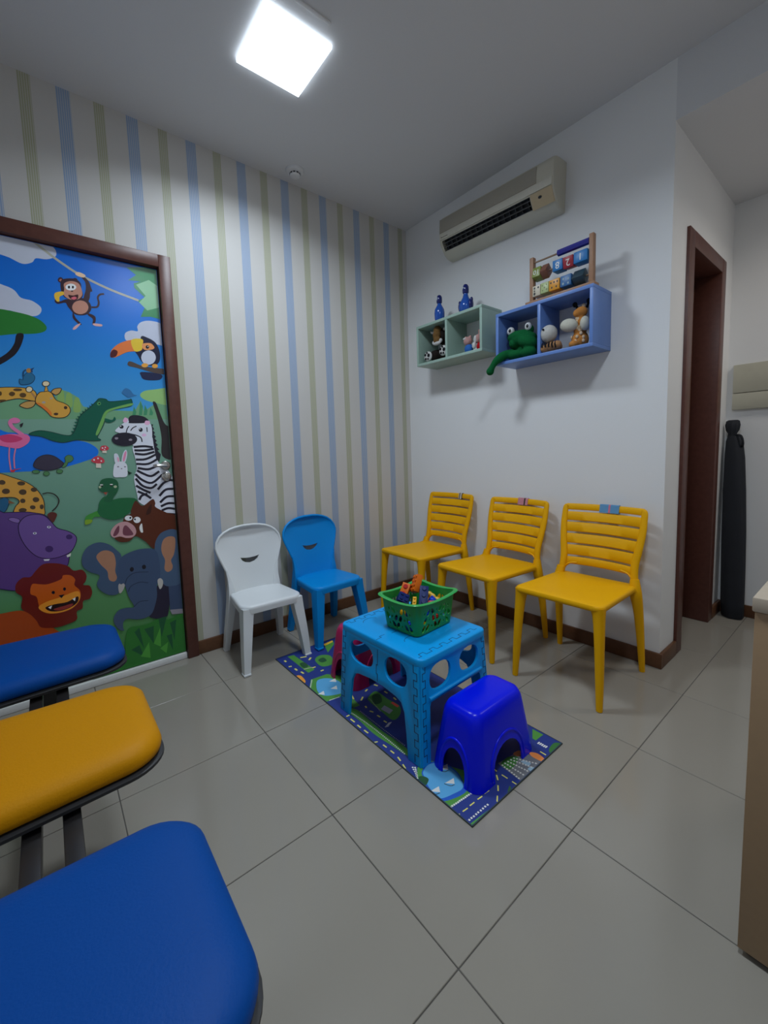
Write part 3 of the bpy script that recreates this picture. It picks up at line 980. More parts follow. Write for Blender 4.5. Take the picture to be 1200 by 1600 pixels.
  ('d',(150,150,140),(365,676),4),
  ('d',(150,150,140),(365,668),4),
  ('d',(150,150,140),(365,660),4),
  ('d',(150,150,140),(365,652),4),
  ('d',(150,150,140),(365,644),4),
  ('d',(150,150,140),(365,635),4),
  ('d',(150,150,140),(365,627),4),
  ('d',(150,150,140),(366,619),4),
  ('d',(150,150,140),(366,611),4),
  ('d',(150,150,140),(366,603),4),
  ('d',(150,150,140),(366,595),4),
  ('d',(150,150,140),(366,587),4),
  ('d',(150,150,140),(366,580),4),
  ('d',(150,150,140),(367,572),4),
  ('d',(185,185,180),(289,1147),5),
  ('d',(185,185,180),(294,1153),5),
  ('d',(185,185,180),(298,1160),5),
  ('d',(185,185,180),(303,1166),5),
  ('d',(185,185,180),(307,1172),5),
  ('d',(185,185,180),(312,1179),5),
  ('d',(185,185,180),(317,1185),5),
  ('d',(185,185,180),(322,1192),5),
  ('d',(185,185,180),(326,1198),5),
  ('d',(185,185,180),(331,1205),5),
  ('d',(185,185,180),(320,466),6),
  ('d',(185,185,180),(316,459),6),
  ('d',(185,185,180),(311,453),6),
  ('d',(185,185,180),(307,446),6),
  ('d',(185,185,180),(302,440),6),
  ('d',(185,185,180),(298,434),6),
  ('d',(185,185,180),(293,427),6),
  ('d',(170,170,150),(354,1322),6),
  ('d',(170,170,150),(358,1321),6),
  ('d',(170,170,150),(362,1320),6),
  ('d',(170,170,150),(366,1319),6),
  ('d',(170,170,150),(370,1318),6),
  ('d',(170,170,150),(374,1317),6),
  ('d',(170,170,150),(378,1315),6),
  ('d',(170,170,150),(382,1314),6),
  ('d',(170,170,150),(386,1313),6),
  ('d',(170,170,150),(390,1312),6),
  ('d',(150,150,140),(449,896),4),
  ('d',(150,150,140),(448,887),4),
  ('d',(150,150,140),(446,879),4),
  ('d',(150,150,140),(444,871),4),
  ('d',(150,150,140),(443,863),4),
  ('d',(150,150,140),(441,855),4),
  ('d',(150,150,140),(439,847),4),
  ('d',(150,150,140),(438,839),4),
  ('d',(150,150,140),(436,831),4),
  ('d',(150,150,140),(435,824),4),
  ('d',(150,150,140),(433,816),4),
  ('d',(150,150,140),(432,808),4),
  ('d',(150,150,140),(430,801),4),
  ('d',(150,150,140),(429,793),4),
  ('d',(185,185,180),(308,1004),5),
  ('d',(185,185,180),(314,1003),5),
  ('d',(185,185,180),(321,1002),5),
  ('d',(185,185,180),(327,1001),5),
  ('d',(185,185,180),(333,1000),5),
  ('d',(185,185,180),(340,999),5),
  ('d',(185,185,180),(346,998),5),
  ('d',(185,185,180),(352,997),5),
 ]),
]

# ------------------------------------------------------------------ materials of the place
WHITE = mat('white_wall_paint', (0.78, 0.78, 0.78), 0.55, bump=0.12, scale=220, var=0.015)
CEILM = mat('ceiling_paint', (0.68, 0.68, 0.69), 0.6, bump=0.1, scale=160, var=0.02)
MAHOG = mat('mahogany_wood', (0.110, 0.040, 0.029), 0.36, bump=0.05, scale=40, var=0.25, spec=.3)
SKIRT = mat('brown_baseboard', (0.12, 0.052, 0.024), 0.4, bump=0.05, scale=50, var=0.2, spec=.3)
GROUT = mat('dark_grout', (0.085, 0.078, 0.07), 0.9, var=0.85, scale=9)

def nmath(nt, op, a, b=None, c=None):
    n = nt.nodes.new('ShaderNodeMath')
    n.operation = op
    for i, v in enumerate((a, b, c)):
        if v is None:
            continue
        if isinstance(v, (int, float)):
            n.inputs[i].default_value = v
        else:
            nt.links.new(v, n.inputs[i])
    return n.outputs[0]

def wallpaper():
    m = bpy.data.materials.new('striped_wallpaper')
    m.use_nodes = True
    nt = m.node_tree
    b = nt.nodes['Principled BSDF']
    tc = nt.nodes.new('ShaderNodeTexCoord')
    sx = nt.nodes.new('ShaderNodeSeparateXYZ')
    nt.links.new(tc.outputs['Object'], sx.inputs[0])
    x = sx.outputs['X']
    PER = 0.2693
    pins = nmath(nt, 'LESS_THAN', nmath(nt, 'FRACT', nmath(nt, 'DIVIDE', x, 0.0082)), 0.6)
    prev = (0.60, 0.58, 0.55, 1)
    src = None
    for off, half, colr in ((0.002, 0.0215, (0.38, 0.39, 0.24, 1)), (0.1366, 0.0255, (0.235, 0.355, 0.56, 1))):
        d = nmath(nt, 'ABSOLUTE', nmath(nt, 'SUBTRACT', nmath(nt, 'FRACT', nmath(nt, 'ADD', nmath(nt, 'DIVIDE', nmath(nt, 'SUBTRACT', x, off), PER), 20.5)), 0.5))
        band = nmath(nt, 'LESS_THAN', d, half / PER)
        f = nmath(nt, 'MULTIPLY', band, nmath(nt, 'ADD', nmath(nt, 'MULTIPLY', pins, 0.55), 0.36))
        mx = nt.nodes.new('ShaderNodeMix')
        mx.data_type = 'RGBA'
        if src is None:
            mx.inputs[6].default_value = prev
        else:
            nt.links.new(src, mx.inputs[6])
        mx.inputs[7].default_value = colr
        nt.links.new(f, mx.inputs[0])
        src = mx.outputs[2]
    nt.links.new(src, b.inputs['Base Color'])
    b.inputs['Roughness'].default_value = 0.5
    n = nt.nodes.new('ShaderNodeTexNoise')
    n.inputs['Scale'].default_value = 260
    nt.links.new(tc.outputs['Object'], n.inputs['Vector'])
    bp = nt.nodes.new('ShaderNodeBump')
    bp.inputs['Strength'].default_value = 0.15
    bp.inputs['Distance'].default_value = 0.002
    nt.links.new(n.outputs['Fac'], bp.inputs['Height'])
    nt.links.new(bp.outputs['Normal'], b.inputs['Normal'])
    return m

# ------------------------------------------------------------------ floor with its tiles
floor = struct(boxes('floor', [(-1.6, 3.1, -2.1, 2.1, -0.08, -0.0025)], GROUT))
TILE = mat('polished_porcelain', (0.300, 0.275, 0.232), 0.13, var=0.035, scale=7, vscale=3.0, bump=0.0, spec=0.5)
bm = bmesh.new()
box(bm, -0.2488, 0.2488, -0.2488, 0.2488, -0.006, 0.0, bev=0.0012, seg=1)
tile0 = frombm('tile', bm, TILE, floor)
first = True
for i in range(-3, 6):
    for j in range(-4, 4):
        o = tile0 if first else tile0.copy()
        if not first:
            COL.objects.link(o)
        first = False
        o.location = (0.5 * i + 0.25, 0.5 * j + 0.25, random.uniform(-0.0003, 0.0))
        o.rotation_euler = (random.uniform(-.0006, .0006), random.uniform(-.0006, .0006), 0)

# ------------------------------------------------------------------ walls and ceilings
XL, YF, TH = -1.25, -1.75, 0.12
DX0, DX1, DTOP = -0.93, -0.062, 2.085       # opening of the painted door
struct(boxes('wall_back', [(XL - TH, DX0, YS, YS + TH, 0.0006, CEIL), (DX0, DX1, YS, YS + TH, DTOP, CEIL), (DX1, XW + TH, YS, YS + TH, 0.0006, CEIL)], wallpaper()))
struct(boxes('wall_right', [(XW, XW + TH, YO, YS, 0.0006, CEIL)], WHITE))
PX0, PX1, PTOP = 1.955, 2.49, 2.07
struct(boxes('wall_passage', [(XW + TH, PX0, YO, YO + 0.16, 0.0006, CEIL), (PX0, PX1, YO, YO + 0.16, PTOP, CEIL), (PX1, XFAR, YO, YO + 0.16, 0.0006, CEIL)], WHITE))
struct(boxes('wall_far', [(XFAR, XFAR + TH, YF, YO + 0.16, 0.0006, CEIL)], WHITE))
struct(boxes('wall_left', [(XL - TH, XL, YF, YS, 0.0006, CEIL)], WHITE))
struct(boxes('wall_front', [(XL - TH, XFAR + TH, YF - TH, YF, 0.0006, CEIL)], WHITE))
struct(boxes('ceiling', [(XL - TH, XFAR + TH, YF - TH, YS + TH, CEIL, CEIL + 0.1)], CEILM))
struct(boxes('ceiling', [(XW, XFAR, YF, YO, SOFFIT, CEIL)], CEILM))
struct(boxes('baseboard_back', [(DX1 + 0.05, XW, YS - 0.015, YS, 0.001, 0.075)], SKIRT, bev=0.002))
struct(boxes('baseboard_right', [(XW - 0.015, XW, YO - 0.015, YS - 0.015, 0.001, 0.075)], SKIRT, bev=0.002))
struct(boxes('baseboard_passage', [(XW, PX0 - 0.07, YO - 0.015, YO, 0.001, 0.075), (PX1 + 0.07, XFAR - 0.015, YO - 0.015, YO, 0.001, 0.075)], SKIRT, bev=0.002))
struct(boxes('baseboard_far', [(XFAR - 0.015, XFAR, YF, YO, 0.001, 0.075)], SKIRT, bev=0.002))

# ------------------------------------------------------------------ the painted door
d1 = bpy.data.objects.new('door_1', None)
COL.objects.link(d1)
d1.location = (0, 0, 0)
struct(d1)
d1['label'] = 'door covered with a jungle animal mural in a dark wooden frame'
FY = 1.862
boxes('door_frame', [(DX1 - 0.006, DX1 + 0.05, FY, YS + 0.09, 0.001, 2.14), (DX0 - 0.05, DX0 + 0.006, FY, YS + 0.09, 0.001, 2.14), (DX0 + 0.006, DX1 - 0.006, FY, YS + 0.09, DTOP - 0.006, 2.14)], MAHOG, d1, bev=0.002)

def mural_ground():
    m = bpy.data.materials.new('mural_print')
    m.use_nodes = True
    nt = m.node_tree
    b = nt.nodes['Principled BSDF']
    tc = nt.nodes.new('ShaderNodeTexCoord')
    sx = nt.nodes.new('ShaderNodeSeparateXYZ')
    nt.links.new(tc.outputs['Object'], sx.inputs[0])
    v = nmath(nt, 'DIVIDE', sx.outputs['Z'], 2.1)
    cr = nt.nodes.new('ShaderNodeValToRGB')
    nt.links.new(v, cr.inputs[0])
    E_ = DOOR_E
    stops = [(0.0, (50, 104, 48)), (0.22, (70, 118, 72)), (0.40, (88, 128, 108)), (0.615, (104, 140, 122)), (0.632, (104, 140, 122)), (0.636, (60, 134, 180)), (0.74, (36, 118, 180)), (0.86, (12, 98, 182)), (1.0, (0, 82, 172))]
    while len(cr.color_ramp.elements) < len(stops):
        cr.color_ramp.elements.new(0.5)
    for e, (p, c) in zip(cr.color_ramp.elements, stops):
        e.position = p
    for e, (p, c) in zip(cr.color_ramp.elements, stops):
        e.color = (*shown(*c, E_), 1)
    nt.links.new(cr.outputs[0], b.inputs['Base Color'])
    b.inputs['Roughness'].default_value = 0.25
    return m

DOOR_E = 0.62
leaf = boxes('door_leaf', [(DX0 + 0.008, DX1 - 0.010, 1.895, 1.932, 0.036, DTOP - 0.01)], mural_ground(), d1)
print_shapes(DOOR_PRINT, (DX0 + 0.010, DX1 - 0.012, 0.038, DTOP - 0.012), lambda a, b, l: (a, 1.8949 - l, b), DOOR_E, leaf, 0.00002, 0.25)
boxes('threshold', [(DX0 + 0.008, DX1 - 0.008, 1.878, 1.95, 0.0008, 0.034)], mat('white_threshold', (0.75, 0.75, 0.74), 0.4), d1, bev=0.003)
CHROME = mat('satin_steel', (0.55, 0.53, 0.5), 0.28, metal=1.0, var=0.05)
hb = bmesh.new()
sweep(hb, [(-0.104, 1.888, 1.072), (-0.104, 1.845, 1.072), (-0.112, 1.838, 1.072), (-0.155, 1.836, 1.074), (-0.168, 1.842, 1.074)], [.009, .009, .0095, .009, .007], n=10, sm=3)
lathe_c = bmesh.new()
handle = frombm('handle', hb, CHROME, leaf)
hb = bmesh.new()
lathe(hb, [(0.0235, 0), (0.0235, 0.004), (0.02, 0.007), (0.010, 0.008)], 24)
o = frombm('handle_rose', hb, CHROME, leaf)
move(o, lambda c: Vector((-0.104 + c.x, 1.8895 - c.z, 1.072 + c.y)))
hb = bmesh.new()
lathe(hb, [(0.0235, 0), (0.0235, 0.004), (0.019, 0.007), (0.011, 0.0075), (0.0095, 0.011), (0.003, 0.0115)], 24)
o = frombm('keyhole_rose', hb, CHROME, leaf)
move(o, lambda c: Vector((-0.104 + c.x, 1.8895 - c.z, 1.013 + c.y)))
lathe_c.free()

# ------------------------------------------------------------------ the door in the passage
d2 = bpy.data.objects.new('door_2', None)
COL.objects.link(d2)
struct(d2)
d2['label'] = 'narrow dark brown wooden door in the passage'
cw = 0.07
boxes('door_frame', [(PX0 - cw, PX0 + 0.012, YO - 0.014, YO + 0.15, 0.001, PTOP + 0.065), (PX1 - 0.012, PX1 + cw, YO - 0.014, YO + 0.15, 0.001, PTOP + 0.065), (PX0 + 0.012, PX1 - 0.012, YO - 0.014, YO + 0.15, PTOP - 0.012, PTOP + 0.065)], MAHOG, d2, bev=0.003)
boxes('door_leaf', [(PX0 + 0.013, PX1 - 0.013, YO + 0.115, YO + 0.15, 0.006, PTOP - 0.014)], mat('dark_door_wood', (0.11, 0.042, 0.024), 0.35, var=0.2, scale=30), d2)

# ------------------------------------------------------------------ lamps and ceiling fittings
def panel_lamp(x, y, z, size, power, color, label):
    t = thing('ceiling_lamp', label, 'lamp', (x, y, z), 0)
    h = size / 2
    m = mat('lit_panel_%d_%d' % (round(x * 100), round(y * 100)), (0.9, 0.9, 0.9), 0.6, emit=(color, 6.0), var=0)
    boxes('diffuser', [(-h + .0004, h - .0004, -h + .0004, h - .0004, -0.015, -0.0131)], m, t)
    m2 = mat('lit_side_%d_%d' % (round(x * 100), round(y * 100)), (0.85, 0.85, 0.85), 0.6, emit=(color, 4.0), var=0)
    boxes('side_band', [(-h, h, -h, h, -0.013, 0)], m2, t, bev=0.0005)
    ld = bpy.data.lights.new('panel_light', 'AREA')
    ld.shape = 'SQUARE'
    ld.size = size - 0.01
    ld.energy = power
    ld.color = color
    ld.spread = radians(LAMP_SPREAD)
    lo = bpy.data.objects.new('panel_light', ld)
    COL.objects.link(lo)
    lo.parent = t
    lo.location = (0, 0, -0.0162)
    return t
panel_lamp(0.308, 1.141, CEIL, 0.289, LAMP_POWER, LAMP_COLOR, 'glowing square ceiling lamp panel near the striped wall')
panel_lamp(0.18, -0.28, CEIL, 0.285, LAMP_POWER, LAMP_COLOR, 'square ceiling lamp panel above the tiled floor before the desk')
panel_lamp(2.25, -0.75, SOFFIT, 0.285, SIDE_POWER, SIDE_COLOR, 'square ceiling lamp panel over the passage')
t = thing('smoke_detector', 'small round white smoke detector on the ceiling by the striped wall', 'detector', (0.684, 1.765, CEIL))
DET = mat('detector_plastic', (0.72, 0.72, 0.73), 0.45)
bm = bmesh.new()
lathe(bm, [(0.052, 0), (0.052, -0.008), (0.048, -0.014), (0.03, -0.018), (0.03, -0.03), (0.024, -0.036), (0.004, -0.038)], 28)
frombm('housing', bm, DET, t)
bm = bmesh.new()
for k in range(10):
    a = k * 2 * pi / 10
    box(bm, -0.006, 0.006, 0.028, 0.0312, -0.0275, -0.0205)
    vv = bm.verts[-8:]
    bmesh.ops.rotate(bm, verts=vv, cent=(0, 0, 0), matrix=Matrix.Rotation(a, 3, 'Z'))
frombm('sensor_slot', bm, mat('dark_slot', (0.02, 0.02, 0.025), 0.5), t)
tag(boxes('ceiling_strip', [(0.19, 0.40, 0.921, 0.935, CEIL - 0.006, CEIL)], WHITE, bev=0.001), 'thin white strip on the ceiling beside the glowing lamp', 'thin_strip')  # thin white strip laid along a faint pale line on the ceiling


# ------------------------------------------------------------------ waiting bench on a beam
BLUEV = mat('blue_vinyl', (0.0008, 0.062, 0.30), 0.5, bump=0.25, scale=240, var=0.05, spec=.14)
YELV = mat('yellow_vinyl', (0.58, 0.245, 0.0005), 0.5, bump=0.25, scale=240, var=0.05, spec=.14)
BLKP = mat('black_plastic', (0.02, 0.02, 0.022), 0.5)
BLKM = mat('black_steel', (0.018, 0.016, 0.016), 0.4)
bench = thing('waiting_bench', 'three-seat waiting bench with blue, yellow and blue padded seats on black beams', 'bench', (-0.65, 0.71, 0))

def seat_outline(s, n=8):
    out = []
    for x, y in rr(0.225, 0.205, 0.085, n):
        w = 1.0 + 0.10 * (-(x) / 0.225) * 0.5
        out.append((x * s, y * w * s))
    return out

for yc, mm, lab in ((0.6, BLUEV, 'blue padded seat by the painted door'), (0.0, YELV, 'yellow padded seat'), (-0.6, BLUEV, 'blue padded seat far from the painted door')):
    bm = bmesh.new()
    secs = []
    for dx, z in ((0.012, 0), (0.0, 0.006), (0.0, 0.013), (0.010, 0.018)):
        secs.append([(x * (1 - dx / 0.2), y * (1 - dx / 0.2), z) for x, y in seat_outline(1.0)])
    loft(bm, secs)
    sh = frombm('seat', bm, BLKP, bench)
    sh.location = (0, yc, 0.378)
    sh['label'] = lab
    bm = bmesh.new()
    secs = []
    for dx, z in ((0.010, 0.0), (0.002, 0.006), (0.0, 0.018), (0.003, 0.032), (0.012, 0.043), (0.028, 0.051), (0.055, 0.0555), (0.1, 0.057), (0.15, 0.0575)):
        secs.append([(x * (1 - dx / 0.21), y * (1 - dx / 0.21), z) for x, y in seat_outline(0.985)])
    loft(bm, secs)
    cu = frombm('cushion', bm, mm, sh, ang=60)
    cu.location = (0, 0, 0.0185)
    # backrest of the same unit
    bm = bmesh.new()
    secs = []
    for dx, xx in ((0.012, 0.0), (0.0, 0.008), (0.0, 0.022), (0.012, 0.036), (0.04, 0.044), (0.1, 0.047)):
        secs.append([(xx + 0.02 * (y / 0.2) ** 2, y * (1 - dx / 0.2), z * (1 - dx / 0.16)) for y, z in rr(0.205, 0.16, 0.07)])
    loft(bm, secs)
    bk = frombm('backrest', bm, mm, bench, ang=60)
    bk.location = (-0.30, yc, 0.66)
    bk.rotation_euler = (0, radians(-12), 0)
    bm = bmesh.new()
    sweep(bm, [(-0.10, yc, 0.372), (-0.2, yc, 0.372), (-0.265, yc, 0.40), (-0.275, yc, 0.5), (-0.292, yc, 0.64)], [(.03, .006)] * 5, n=8, sm=4, up=(0, 0, 1), square=.6)
    frombm('back_bracket', bm, BLKM, bench)
for xx in (-0.033, 0.033):
    boxes('beam', [(xx - 0.016, xx + 0.016, -0.86, 0.86, 0.335, 0.368)], BLKM, bench, bev=0.003)
for yc in (-0.6, 0, 0.6):
    for d in (-0.09, 0.09):
        boxes('seat_bracket', [(-0.12, 0.12, yc + d - 0.02, yc + d + 0.02, 0.368, 0.378)], BLKM, bench)
for yy in (-0.72, 0.72):
    bm = bmesh.new()
    box(bm, -0.03, 0.03, yy - 0.02, yy + 0.02, 0.03, 0.335, bev=0.004)
    box(bm, -0.24, 0.22, yy - 0.022, yy + 0.022, 0.004, 0.034, bev=0.006)
    frombm('leg', bm, BLKM, bench)

# ------------------------------------------------------------------ yellow slat-back chairs
YEL = mat('yellow_plastic', (0.82, 0.41, 0.002), 0.45, bump=0.08, scale=400, var=0.02, spec=.15)

def interp(tab, z):
    for (a, va), (b, vb) in zip(tab, tab[1:]):
        if z <= b:
            t = (z - a) / (b - a)
            return va + (vb - va) * t
    return tab[-1][1]
WT = [(0.40, 0.186), (0.45, 0.178), (0.52, 0.172), (0.60, 0.183), (0.70, 0.194), (0.80, 0.192)]
XT = [(0.40, 0.172), (0.45, 0.176), (0.52, 0.188), (0.60, 0.205), (0.70, 0.228), (0.80, 0.252)]
def bsurf(u, z, d=0.0):
    return (interp(XT, z) + 0.032 * (1 - u * u) + d, u * interp(WT, z), z)

def slat_mesh(z0, z1, u0=-0.97, u1=0.97, th=0.011, seg=18, arch=0.0, bm=None):
    bm = bm or bmesh.new()
    secs = []
    for k in range(seg + 1):
        u = u0 + (u1 - u0) * k / seg
        zb = z0 + arch * (1 - u * u)
        b_ = 0.004
        secs.append([bsurf(u, zb + b_, 0), bsurf(u, z1 - b_, 0), bsurf(u, z1, b_), bsurf(u, z1, th - b_), bsurf(u, z1 - b_, th), bsurf(u, zb + b_, th), bsurf(u, zb, th - b_), bsurf(u, zb, b_)])
    loft(bm, secs)
    return bm

def yellow_chair():
    t = thing('slat_back_chair', 'x', 'chair')
    bm = bmesh.new()
    def seat_ring(ins, z, dip=0.0):
        out = []
        for x, y in rr(0.228 - ins, 0.203 - ins, max(0.012, 0.035 - ins * 0.3), 5):
            out.append((x - 0.022, y * (1 - 0.06 * (x + 0.22) / 0.44), z - 0.012 * (x + 0.22) / 0.44 - dip * (1 if x > -0.2 else 1.0)))
        return out
    loft(bm, [seat_ring(.014, .417), seat_ring(.003, .421), seat_ring(0, .428), seat_ring(0, .438), seat_ring(.003, .4445), seat_ring(.012, .447), seat_ring(.05, .446), seat_ring(.10, .443), seat_ring(.17, .441)])
    frombm('seat', bm, YEL, t, ang=50)
    for s in (-1, 1):
        bm = bmesh.new()
        sweep(bm, [(-0.218, s * .174, .432), (-0.222, s * .18, .385), (-0.23, s * .186, .28), (-0.238, s * .192, .13), (-0.245, s * .196, .0015)], [.030, .0235, .0195, .0165, .0125], n=14, up=(0, 1, 0), square=.25)
        frombm('leg', bm, YEL, t, ang=60)
        bm = bmesh.new()
        sweep(bm, [(0.225, s * .205, .0015), (0.205, s * .2, .18), (0.185, s * .194, .32), (0.172, s * .186, .40), (0.178, s * .178, .465)], [.0125, .017, .021, (.024, .026), (.016, .02)], n=14, up=(0, 1, 0), square=.25)
        # gusset joining the seat side to the leg
        sweep(bm, [(0.10, s * .172, .428), (0.145, s * .178, .424), (0.172, s * .186, .395)], [.010, .016, .019], n=10, up=(0, 1, 0))
        frombm('leg', bm, YEL, t, ang=60)
    bm = bmesh.new()
    for s in (-1, 1):
        zs = [.445, .48, .53, .60, .68, .74, .775]
        sweep(bm, [(interp(XT, z) + .006, s * (interp(WT, z) - .002), z) for z in zs] + [(interp(XT, .787) + .006, s * .183, .788)], [(.013, .017), (.013, .0165), (.012, .018), (.0105, .0175), (.0095, .0165), (.009, .015), (.009, .0135), (.008, .009)], n=12, up=(0, 1, 0), square=.35)
        # rounded webs that close the corners of the opening under the lowest slat
        sweep(bm, [bsurf(s * .93, .455, .006), bsurf(s * .90, .468, .006), bsurf(s * .80, .483, .006), bsurf(s * .62, .489, .006)], [(.006, .010)] * 4, n=8, up=(1, 0, 0))
    slat_mesh(.762, .795, bm=bm)
    slat_mesh(.478, .517, bm=bm)
    back = frombm('backrest', bm, YEL, t, ang=60)
    for z0, z1 in ((.706, .752), (.648, .697), (.588, .638), (.527, .579)):
        frombm('slat', slat_mesh(z0, z1), YEL, back, ang=50)
    return t

def wrap(parent, u0, u1, mlist, name, label):
    """band wrapped round the top rail; mlist = (material, fraction) runs"""
    u = u0
    bm = bmesh.new()
    ms = []
    for m_, fr in mlist:
        ub = u + (u1 - u0) * fr
        if m_ not in ms:
            ms.append(m_)
        st = len(bm.faces)
        secs = []
        for k in range(4):
            q = u + (ub - u) * k / 3
            secs.append([bsurf(q, .757, -.001), bsurf(q, .758, -.0025), bsurf(q, .796, -.0025), bsurf(q, .7985, .001), bsurf(q, .7985, .010), bsurf(q, .796, .0135), bsurf(q, .758, .0135), bsurf(q, .757, .012)])
        loft(bm, secs)
        bm.faces.ensure_lookup_table()
        for f in bm.faces[st:]:
            f.material_index = ms.index(m_)
        u = ub
    o = frombm(name, bm, ms, parent)
    o['label'] = label
    return o

ch0 = yellow_chair()
GRP = 'yellow chairs along the white wall'
BANDB = mat('blue_band', (0.10, 0.28, 0.50), 0.6, bump=.2, scale=500)
BANDP = mat('pink_stripe', (0.62, 0.16, 0.24), 0.6)
BANDR = mat('pink_band', (0.55, 0.22, 0.26), 0.6, var=.35, scale=60)
BANDD = mat('dark_pattern_band', (0.05, 0.025, 0.02), 0.5, var=.6, scale=70)
BANDW = mat('pale_band', (0.55, 0.5, 0.42), 0.5, var=.3, scale=90)
ch1 = dup(ch0)
ch2 = dup(ch0)
for o, loc, rz, lab in ((ch0, (1.355, 0.388, 0), radians(1.2), 'yellow plastic slat-back chair with a blue and pink band on its top rail'),
                        (ch1, (1.372, 0.905, 0), radians(-3), 'yellow plastic slat-back chair with a pink band on its top rail'),
                        (ch2, (1.392, 1.452, 0), radians(-1), 'yellow plastic slat-back chair with a small dark patterned band on its top rail')):
    o.location = loc
    o.rotation_euler = (0, 0, rz)
    tag(o, lab, 'chair', GRP)
wrap(ch0, 0.13, -0.36, [(BANDB, .45), (BANDP, .1), (BANDB, .45)], 'band', 'blue band with a pink stripe')
wrap(ch1, 0.10, -0.26, [(BANDR, .6), (BANDD, .15), (BANDR, .25)], 'band', 'pink band with a dark mark')
wrap(ch2, -0.28, -0.46, [(BANDW, .15), (BANDD, .25), (BANDW, .45), (BANDD, .15)], 'band', 'small dark and pale band')

# ------------------------------------------------------------------ children's chairs
KW = [(0.30, 0.112), (0.34, 0.116), (0.39, 0.124), (0.45, 0.141), (0.51, 0.163), (0.56, 0.181), (0.595, 0.190), (0.63, 0.183), (0.66, 0.163), (0.68, 0.136), (0.693, 0.105), (0.701, 0.072), (0.706, 0.03)]
def ksurf(u, z, d=0.0):
    return (u * interp(KW, z), 0.095 + (z - 0.33) * 0.20 + 0.030 * (1 - u * u) * min(1, interp(KW, z) / 0.12) + d, z)

def kids_chair(m):
    t = thing('childs_chair', 'x', 'chair')
    zs = [.315, .34, .365, .39, .42, .45, .48, .51, .535, .56, .58, .60, .615, .63, .645, .66, .67, .68, .687, .693, .697, .701, .704, .706]
    bm = bmesh.new()
    NU = 20
    F = [[bm.verts.new(ksurf(-1 + 2 * k / NU, z)) for k in range(NU + 1)] for z in zs]
    Bk = [[bm.verts.new(ksurf(-1 + 2 * k / NU, z, .010)) for k in range(NU + 1)] for z in zs]
    for G, fl in ((F, False), (Bk, True)):
        for a, b in zip(G, G[1:]):
            for k in range(NU):
                q = (a[k], a[k + 1], b[k + 1], b[k])
                bm.faces.new(q[::-1] if fl else q)
    for i in range(len(zs) - 1):
        bm.faces.new((F[i][0], F[i + 1][0], Bk[i + 1][0], Bk[i][0]))
        bm.faces.new((F[i + 1][NU], F[i][NU], Bk[i][NU], Bk[i + 1][NU]))
    for k in range(NU):
        bm.faces.new((F[0][k], Bk[0][k], Bk[0][k + 1], F[0][k + 1]))
        bm.faces.new((F[-1][k + 1], Bk[-1][k + 1], Bk[-1][k], F[-1][k]))
    back = frombm('backrest', bm, m, t, ang=50)
    # smile-shaped slot
    bm = bmesh.new()
    top = [(-.056, .524), (-.028, .518), (0, .516), (.028, .518), (.056, .524)]
    bot = [(.046, .505), (.027, .492), (0, .486), (-.027, .492), (-.046, .505)]
    pts = top + bot
    loft(bm, [[(x, .02, z) for x, z in pts], [(x, .28, z) for x, z in pts]])
    cutter = frombm('cutter', bm, m)
    cut(back, [cutter], 50)
    bm = bmesh.new()
    rim = [ksurf(-1, z, .005) for z in zs[1:]] + [ksurf(1, z, .005) for z in reversed(zs[1:])]
    sweep(bm, rim, [(.0075, .0085)] * len(rim), n=8, sm=1, up=(0, 1, 0))
    frombm('back_rim', bm, m, t, ang=60)
    bm = bmesh.new()
    def ring(ins, z):
        out = []
        for x, y in rr(.168 - ins, .150 - ins, max(.012, .05 - ins * .4), 6):
            w = 1 - .14 * max(0, (y + .02) / .15)
            out.append((x * w, y - .018 - (.018 * (1 - (x / .168) ** 2) if y < -.08 else 0), z))
        return out
    loft(bm, [ring(.010, .303), ring(.002, .306), ring(0, .33), ring(.001, .340), ring(.006, .3455), ring(.016, .347), ring(.05, .345), ring(.11, .341)])
    frombm('seat', bm, m, t, ang=50)
    for s in (-1, 1):
        bm = bmesh.new()
        sweep(bm, [(s * .135, -.138, .328), (s * .142, -.145, .27), (s * .157, -.163, .14), (s * .168, -.176, .02), (s * .170, -.179, .0015)], [(.030, .034), (.027, .031), (.0225, .027), (.018, .0215), (.0185, .022)], n=16, up=(0, 1, 0), square=.8)
        box(bm, s * .170 - .019, s * .170 + .019, -.202, -.158, .0012, .012, bev=.003)
        frombm('leg', bm, m, t, ang=40)
        bm = bmesh.new()
        sweep(bm, [(s * .150, .122, .475), (s * .139, .120, .41), (s * .134, .118, .345), (s * .140, .126, .25), (s * .156, .152, .10), (s * .164, .172, .0015)], [(.004, .006), (.009, .013), (.018, .024), (.020, .025), (.0175, .021), (.015, .0185)], n=16, up=(0, 1, 0), square=.8)
        box(bm, s * .164 - .016, s * .164 + .016, .156, .190, .0012, .010, bev=.003)
        frombm('leg', bm, m, t, ang=40)
    return t
KWHITE = mat('white_plastic', (0.70, 0.73, 0.74), 0.33, bump=.05, scale=300, var=.02)
KBLUE = mat('sky_blue_plastic', (0.001, 0.25, 0.68), 0.38, bump=.05, scale=300, var=.03, spec=.22)
kc0 = kids_chair(KWHITE)
kc0.location = (0.284, 1.648, 0)
kc0.rotation_euler = (0, 0, radians(-2))
tag(kc0, "white plastic child's chair with a smile-shaped slot in its round back", 'chair', "children's chairs against the striped wall")
kc1 = kids_chair(KBLUE)
kc1.location = (0.690, 1.640, 0.0065)
kc1.rotation_euler = (0, 0, radians(1))
tag(kc1, "sky blue plastic child's chair with a smile-shaped slot in its round back", 'chair', "children's chairs against the striped wall")

